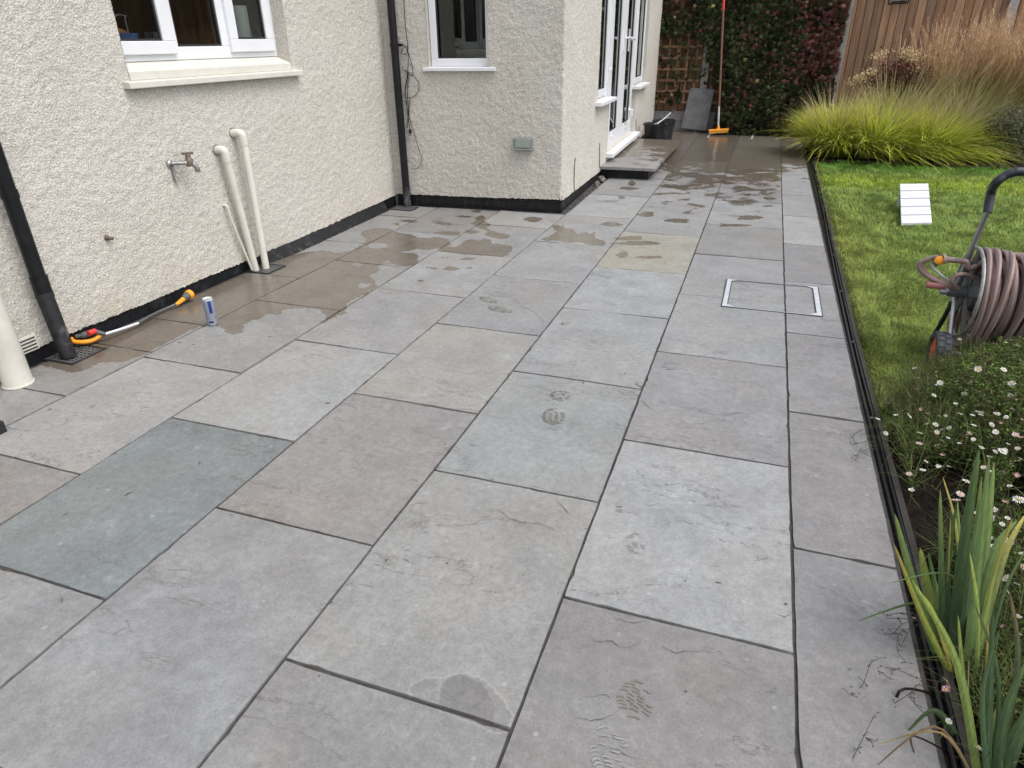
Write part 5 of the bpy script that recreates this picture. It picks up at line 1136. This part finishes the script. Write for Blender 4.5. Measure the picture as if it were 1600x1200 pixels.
def ring(x, dx, R, sag, tilt, name='loop'):
    P = []
    for i in range(40):
        a = 2*PI*i/39+PI/2; P.append((x+dx*math.sin(a)+.01*math.sin(2*a), RY+R*math.cos(a)+tilt*math.sin(a), RZ+R*math.sin(a)*(1+(sag if math.sin(a) < 0 else 0))))
    hose(P, name, parent=ho)
ring(1.03, .01, .20, .30, .0); ring(1.055, .015, .205, .38, -.02); ring(1.09, .03, .20, .65, -.04); ring(1.18, .05, .205, .72, -.05)
hose(smoothpath([(1.08, RY, RZ+.20), (.99, 3.5, .455), HY(1510,409,3.5), HY(1490,407,3.52), HY(1476,405,3.52)], 8), 'loop', parent=ho)
hose(smoothpath([HY(1476,408,3.46), HY(1462,402,3.5), HY(1447,406,3.5), HY(1437,412,3.5), HY(1438,422,3.5), HY(1450,432,3.5), HY(1470,442,3.5), HY(1490,450,3.5), (.985, 3.53, .34)], 8), 'loop', r=.010, parent=ho)
hose(smoothpath([HY(1520,411,3.6), HY(1500,407,3.58), HY(1478,404,3.56), HY(1455,403.5,3.56), HY(1442,409,3.56), HY(1442,420,3.56), HY(1456,433,3.56), HY(1478,443,3.56), (1.0, 3.56, .33)], 8), 'loop', r=.010, parent=ho)
hose(smoothpath([HY(1497,452,3.48), HY(1488,441,3.46), HY(1491,433,3.46), HY(1500,429,3.46), HY(1512,430,3.48), (1.03, 3.5, .40)], 8), 'loop', r=.010, parent=ho)
hose(smoothpath([(1.02, 3.58, RZ+.165), HY(1535,403,3.62), HY(1560,399,3.62), HY(1600,399,3.62), (1.40, 3.6, .50), (1.47,3.6,.40), (1.43, 3.55, .20)], 8), 'loop', parent=ho)
k0 = np.array(HY(1459, 414, 3.45)); k1 = np.array(HY(1466, 408, 3.45)); k2 = np.array(HY(1474, 404.5, 3.45)); k3 = np.array(HY(1479, 403.5, 3.45))
MB().tube([tuple(k0), tuple((k0+k1)/2)], [.012,.017], 12).build('connector_nut', M_GREYPL, ho, True); MB().tube([tuple((k0+k1)/2), tuple(k1), tuple(k2)], [.015,.021,.018], 14).build('connector', M_ORANGE, ho, True); MB().tube([tuple(k2), tuple(k3)], [.025,.022], 14).build('connector_collar', simple('taupe_plastic', (.24,.19,.15), .5), ho, True)

# ------------------------------------------------------------------ daisies
def petals_mesh(name, pc, r=.0135, closed=0.0):
    V = []; F = []; mi = []; n = 17
    for k in range(n):
        a = 2*PI*k/n+random.uniform(-.08,.08); rr = r*random.uniform(.88,1.05); w = .11; up = closed*rr+random.uniform(-.001,.0015)
        c, s = math.cos, math.sin; o = len(V); V += [(.2*rr*c(a),.2*rr*s(a),.001),(.75*rr*c(a-w),.75*rr*s(a-w),.001+up*.6),(rr*c(a),rr*s(a),.0005+up),(.75*rr*c(a+w),.75*rr*s(a+w),.001+up*.6)]
        F.append((o,o+1,o+2,o+3)); mi.append(0)
    o = len(V); V.append((0,0,.0035)); m = 10
    for k in range(m): V.append((r*.27*math.cos(2*PI*k/m), r*.27*math.sin(2*PI*k/m), .0022))
    for k in range(m): F.append((o, o+1+k, o+1+(k+1) % m)); mi.append(1)
    me = bpy.data.meshes.new(name); me.from_pydata(V, [], F); me.materials.append(pc); me.materials.append(M_EYE); me.polygons.foreach_set('material_index', mi); me.update(); return me
M_STALK = simple('stalk_green', (.11,.15,.04), .7); M_EYE = simple('daisy_eye', (.55,.40,.07), .8); M_PW = simple('petal_white', (.80,.79,.77), .6, var=.04); M_PP = simple('petal_pink', (.62,.33,.38), .6, var=.1); M_PB = simple('petal_blush', (.74,.60,.60), .6, var=.06)
FM = [petals_mesh('daisy_head', M_PW), petals_mesh('daisy_head', M_PW, .0145, .15), petals_mesh('daisy_head', M_PP, .0105, .45), petals_mesh('daisy_head', M_PB, .0125, .25), petals_mesh('daisy_head', M_PW, .012, .5)]
def stems_ribbons(acc, x, y, z, N, Lr, cols, up=.5, w=.0014):
    a = rng.uniform(0,2*PI,N); L = rng.uniform(*Lr,N); g = ucol(N, cols)
    acc.add(blades(np.stack([x,y,z],1), np.cos(a), np.sin(a), L, np.full(N,w), rng.uniform(.2,1.1,N), rng.uniform(.2,1.0,N), g*.7, g, 3, rng.uniform(-1,1,N)))
def hgt(x, y):   # height of the daisy cushion
    h_ = .08+.19*vnoise(x+3, y+3, 2.4, 21)+.09*vnoise(x, y, 6, 22); e = np.clip((x-.62)/.35, 0, 1)*np.clip((bed_edge(x)+.12-y)/.3, 0, 1); return h_*(.25+.75*e)
def daisy_bed(name_lab, x0, x1, y0, y1, spots, N, cover):
    t = thing('daisy_plant', name_lab, 'daisies', ((x0+x1)/2, (y0+y1)/2, 0), 'spreading daisies in the near bed')
    acc = Acc(); K = int(N*1.3); x = rng.uniform(x0,x1,K*2); y = rng.uniform(y0,y1,K*2)
    d = vnoise(x*1.1+2, y*1.1+2, 3.0, 31)*.6+vnoise(x, y, 8, 32)*.4; ok = (d < cover(x, y)) & (y < bed_edge(x)+.14) & (x > .655); x, y = x[ok][:K], y[ok][:K]; K = len(x); h_ = hgt(x, y)
    GC = [(.080,.15,.03),(.12,.20,.04),(.05,.09,.022),(.13,.10,.05),(.09,.065,.035),(.20,.27,.075)]
    # long bare stems
    k = K//4; stems_ribbons(acc, x[:k], y[:k], h_[:k]*rng.uniform(0,.75,k)-.01, k, (.07,.20), GC+[(.06,.045,.025),(.05,.04,.02),(.22,.24,.10)], w=.0016)
    P = np.stack([x, y, h_*rng.uniform(.05,1.05,K)-.01],1); D = runit(K); D[:,2] = D[:,2]*.5+.25; D /= np.linalg.norm(D,axis=1)[:,None]; Nn = np.cross(D, runit(K)); Nn /= np.linalg.norm(Nn,axis=1)[:,None]
    acc.add(leaflets(P, D, Nn, rng.uniform(.010,.026,K), rng.uniform(.003,.0065,K), ucol(K, GC, .3)*np.interp(P[:,2]/np.maximum(h_,.02),[0,1],[.30,1.15])[:,None]))  # lower leaves coloured darker, shade inside the cushion put into the colour
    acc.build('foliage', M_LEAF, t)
    b = MB()
    for (px, py, z, ki, sc) in spots:
        z = .1
        for _ in range(6): p = G(px, py, z); z = float(hgt(np.array([p[0]]), np.array([p[1]]))[0])+.034
        p = G(px, py, z); mm = FM[ki]; o = bpy.data.objects.new('flower', mm); C.objects.link(o); o.parent = t
        o.location = Vector(p)-t.location; o.scale = (sc*.84,)*3; o.rotation_euler = (random.uniform(-.2,.9), random.uniform(-.5,.5), random.uniform(0,6.3))
        MB().tube(smoothpath([(p[0]+random.uniform(-.05,.05), p[1]+random.uniform(0,.08), z*.3-.01), (p[0]+random.uniform(-.02,.02), p[1]+.02, z*.7), (p[0], p[1], z-.001)], 3), .0011, 4, False).build('stalk', M_STALK, t)
    return t
def scatter(n, x0, x1, y0, y1, zr, sc=(.8,1.1)):
    out = []; tries = 0
    while len(out) < n and tries < 5000:
        tries += 1; px = random.uniform(x0, x1); py = random.uniform(y0, y1); z = random.uniform(*zr); p = G(px, py, z)
        if p[0] < .68 or p[1] > bed_edge(p[0])+.03: continue
        if any((px-q[0])**2+(py-q[1])**2 < 90 for q in out): continue
        out.append((px, py, z, random.choice([0,0,1,1,2,2,3,3,3,4]), random.uniform(*sc)))
    return out
S1_ = [(1421,650,.14,0,1.3),(1400,650,.12,4,1.1),(1384,677,.08,0,.9),(1371,655,.06,1,.9),(1448,662,.16,0,.9),(1437,677,.16,1,1.1),(1436,694,.15,3,1.2),(1472,672,.18,3,.9),(1530,644,.2,0,1.4),(1514,678,.2,2,1.1),(1469,598,.2,0,1.1),(1545,584,.22,0,1.5),(1528,577,.22,3,1.4),(1568,578,.2,1,1.1),(1581,599,.2,0,1.3),(1579,619,.22,0,1.3),(1459,618,.18,1,.9),(1493,632,.2,4,1.0),(1558,647,.2,1,1.1),(1566,705,.2,0,1.4),(1595,718,.2,1,1.2),(1568,739,.18,3,1.2),(1499,694,.2,4,.9),(1442,735,.12,1,1.0),(1421,741,.08,3,1.0),(1424,767,.06,4,1.1),(1510,752,.18,0,1.2),(1589,743,.2,2,1.0),(1472,712,.15,2,1.1),(1465,729,.12,4,.8),(1468,729,.14,1,.6),(1519,650,.2,4,1.0),(1595,685,.22,2,1.2),(1587,680,.24,3,1.2)]
S1_ += scatter(46, 1380, 1599, 575, 760, (.10,.22), (.7,1.05))
daisy_bed('sprawling white and pink daisies between the lawn and the sword shaped leaves', .62, 2.3, 1.95, 3.5, S1_, 110000, lambda x, y: np.interp(y, [1.9, 2.3, 2.6, 3.2], [.46, .60, .68, .95])+np.clip((x-.80)*.45, 0, .5))
S2_ = [(1500,773,.25,3,1.3),(1494,783,.25,3,1.4),(1570,786,.28,2,1.3),(1592,781,.3,0,1.7),(1548,810,.28,1,1.2),(1544,842,.28,0,1.3),(1577,847,.26,3,1.2),(1500,868,.3,2,1.3),(1505,861,.3,1,1.2),(1515,899,.3,0,1.3),(1523,912,.3,1,1.3),(1574,904,.28,1,1.2),(1467,963,.22,2,1.2),(1505,963,.28,0,1.2),(1590,965,.26,4,1.0),(1478,1064,.18,0,1.1),(1479,1078,.18,2,1.2),(1508,1087,.18,4,1.0),(1528,1168,.16,0,1.4),(1482,1128,.14,4,.8),(1428,967,.1,2,.7),(1565,820,.28,4,.9),(1552,796,.26,1,1.0)]
S2_ += scatter(14, 1520, 1599, 780, 1100, (.16,.28), (.6,.9))
t = daisy_bed('daisies growing among the sword shaped leaves in the near corner', .62, 1.9, .7, 1.98, S2_, 95000, lambda x, y: .50+np.clip((x-.70)*1.2, 0, .5))
# dark trailing twigs hanging over the edging
M_TWIG = simple('dark_twig', (.05,.045,.03), .8)
b = MB()
for (P) in ([(1360,668),(1345,672),(1333,682),(1338,695)], [(1362,700),(1350,704),(1340,712)], [(1365,690),(1352,690),(1335,694),(1325,692)], [(1355,712),(1343,705),(1336,720)],
            [(1430,960),(1405,958),(1385,962)], [(1432,970),(1410,975),(1395,990),(1378,988)], [(1428,965),(1418,990),(1407,1010)], [(1425,980),(1405,990),(1402,1015),(1415,1035)],
            [(1470,1065),(1430,1058),(1400,1045),(1370,1042)], [(1374,1028),(1360,1037),(1350,1065),(1338,1082),(1328,1085)], [(1462,1075),(1435,1070),(1420,1085),(1395,1100)], [(1390,1060),(1372,1048)],
            [(1365,1120),(1350,1150),(1340,1170),(1328,1195)], [(1352,1152),(1362,1160)], [(1450,1120),(1430,1100),(1428,1090)]):
    Q = [tuple(np.array(G(x, y, .015+.02*math.sin(i*1.7)+.03*(x > 1400)))) for i, (x, y) in enumerate(P)]; b = MB(); b.tube(smoothpath(Q, 5), .0008, 5)
    for q in Q:
        for _ in range(3):
            d = Vector((random.uniform(-1,1),random.uniform(-1,1),random.uniform(-.2,.6)))*.02; b.tube([q, tuple(Vector(q)+d*.7)], .0006, 4); b.lathe(tuple(Vector(q)+d*.7), [(0,-.002),(.002,0),(0,.002)], seg=5)
    b.build('trailing_twig', M_TWIG, t)

# ------------------------------------------------------------------ iris
def iris_leaf(parent, P, w, c0, c1, name='leaf', fold=.25):
    Q = smoothpath(P, 6); n = len(Q); V = []; Cc = []; view = Vector((0,0,H))
    for i, p in enumerate(Q):
        t = i/(n-1); d = (Q[min(i+1,n-1)]-Q[max(i-1,0)]).normalized(); face = Vector((.25,-1,.15)).normalized() if parent['_tw'] == 0 else Vector((math.sin(parent['_tw']), -math.cos(parent['_tw']), .2))
        s = d.cross(face)
        if s.length < .1: s = Vector((1,0,0))
        s.normalize(); nn = s.cross(d).normalized(); ww = w*.5*min(1, (1-t)**.55*1.25+.02)*(1 if t > .1 else .8+.2*t/.1)
        V += [p-s*ww, p+nn*ww*fold, p+s*ww]; k = t**2
        c = np.array(c0)*(1-k)+np.array(c1)*k; Cc += [c*.92, c*1.12, c*.92]
    F = []
    for i in range(n-1):
        a = i*3; F += [(a,a+1,a+4,a+3),(a+1,a+2,a+5,a+4)]
    return mk(name, np.array([tuple(v) for v in V]), F, M_IRIS, parent, smooth=False, cols=np.array(Cc))
GRN = (.115,.185,.060); DKG = (.062,.108,.048); LGR = (.20,.28,.080); LIM = (.32,.40,.08); YEL = (.42,.32,.07); TAN = (.22,.16,.09); BLK = (.02,.015,.012)
def iris(lab, base_px, leaves):
    c = G(*base_px, -.02); t = thing('iris', lab, 'iris', c, 'sword leaved irises in the near bed')
    for i, (b_, m_, e_, dm, de, w, c0, c1) in enumerate(leaves):
        w = w*.66; P0 = np.array(G(*b_, -.02)); P1 = np.array(HY(*m_, P0[1]+dm)); P2 = np.array(HY(*e_, P0[1]+de)); t['_tw'] = random.uniform(-.5,.5)
        iris_leaf(t, [tuple(P0), tuple(P1), tuple(P2)], w, c0, c1)
        if i % 2 == 0 and w > .012 and e_[0] > 1450:      # a slimmer, shorter leaf sheathed beside this one
            sh = np.array((random.uniform(-.035,.035), random.uniform(.01,.05), 0)); k_ = random.uniform(.55,.85)
            iris_leaf(t, [tuple(P0+sh), tuple(P0+(P1-P0)*k_+sh*1.6), tuple(P0+(P2-P0)*k_+sh*2.6)], w*random.uniform(.4,.75), random.choice([DKG,GRN]), random.choice([GRN,LGR,YEL,TAN]))
    del t['_tw']
iris('iris clump with the tallest upright sword leaves, middle of the near bed', (1495,1040), [
 ((1490,1050),(1503,880),(1530,700),.03,.05,.046,DKG,GRN), ((1510,1060),(1528,880),(1546,712),.02,.04,.040,GRN,GRN), ((1513,1062),(1538,880),(1553,722),.05,.08,.036,GRN,LGR), ((1500,1050),(1518,900),(1534,742),.08,.12,.026,LGR,LGR),
 ((1474,1035),(1471,900),(1469,764),.02,.03,.026,DKG,LGR), ((1484,1040),(1480,900),(1493,793),.05,.07,.026,DKG,GRN), ((1490,1045),(1500,900),(1496,780),.10,.14,.02,GRN,LGR), ((1492,1040),(1497,850),(1473,744),.10,.14,.014,LGR,YEL),
 ((1505,1060),(1545,880),(1590,812),.05,.10,.034,GRN,GRN), ((1515,1070),(1565,880),(1605,800),.10,.18,.03,GRN,YEL), ((1520,1060),(1552,900),(1582,810),.02,.02,.022,LGR,YEL),
 ((1500,1040),(1515,900),(1533,775),-.05,-.06,.03,DKG,GRN), ((1525,1080),(1528,960),(1515,862),.0,.0,.017,LGR,LIM)])
iris('iris clump leaning over the edging with pale and yellowing leaves', (1468,1020), [
 ((1470,1040),(1430,920),(1398,802),.03,.06,.034,GRN,LGR), ((1478,1020),(1452,930),(1438,856),.02,.0,.042,LGR,LIM), ((1485,1010),(1465,930),(1450,862),.05,.05,.026,GRN,GRN),
 ((1488,1060),(1440,960),(1397,850),.0,-.02,.022,LIM,YEL), ((1510,960),(1440,940),(1336,972),-.1,-.25,.016,GRN,DKG), ((1500,1000),(1488,900),(1386,912),-.05,-.2,.012,GRN,GRN), ((1490,1060),(1460,960),(1436,925),.0,.0,.014,YEL,LIM)])
iris('iris clump in the bottom right corner with long dark green leaves', (1545,1235), [
 ((1530,1230),(1496,1040),(1424,905),.02,-.02,.026,LGR,LIM), ((1520,1190),(1505,1060),(1497,961),.03,.05,.017,LGR,LIM), ((1540,1235),(1545,1100),(1552,955),.03,.05,.026,DKG,DKG), ((1555,1240),(1570,1120),(1605,1030),.03,.05,.03,DKG,GRN),
 ((1560,1240),(1590,1140),(1640,1080),.02,.04,.03,DKG,GRN), ((1555,1230),(1590,1040),(1578,925),.06,.1,.018,DKG,TAN), ((1550,1230),(1560,1060),(1522,942),.06,.1,.014,DKG,GRN), ((1565,1240),(1610,1080),(1605,900),.08,.12,.028,DKG,GRN), ((1545,1235),(1535,1090),(1560,985),.0,.0,.02,DKG,DKG),
 ((1525,1225),(1470,1145),(1372,1163),-.05,-.05,.010,TAN,YEL), ((1520,1215),(1460,1135),(1360,1205),-.05,-.05,.010,TAN,TAN), ((1500,1160),(1460,1110),(1412,1150),-.02,-.02,.024,DKG,GRN), ((1475,1090),(1405,1080),(1402,1165),-.05,-.07,.013,BLK,BLK), ((1490,1180),(1425,1150),(1436,1195),-.03,-.04,.01,BLK,TAN)])

cn.scale = (1.12, 1.12, 1.2)
for o in C.objects:      # drop the builder's helper property
    if '_loc' in o: del o['_loc']
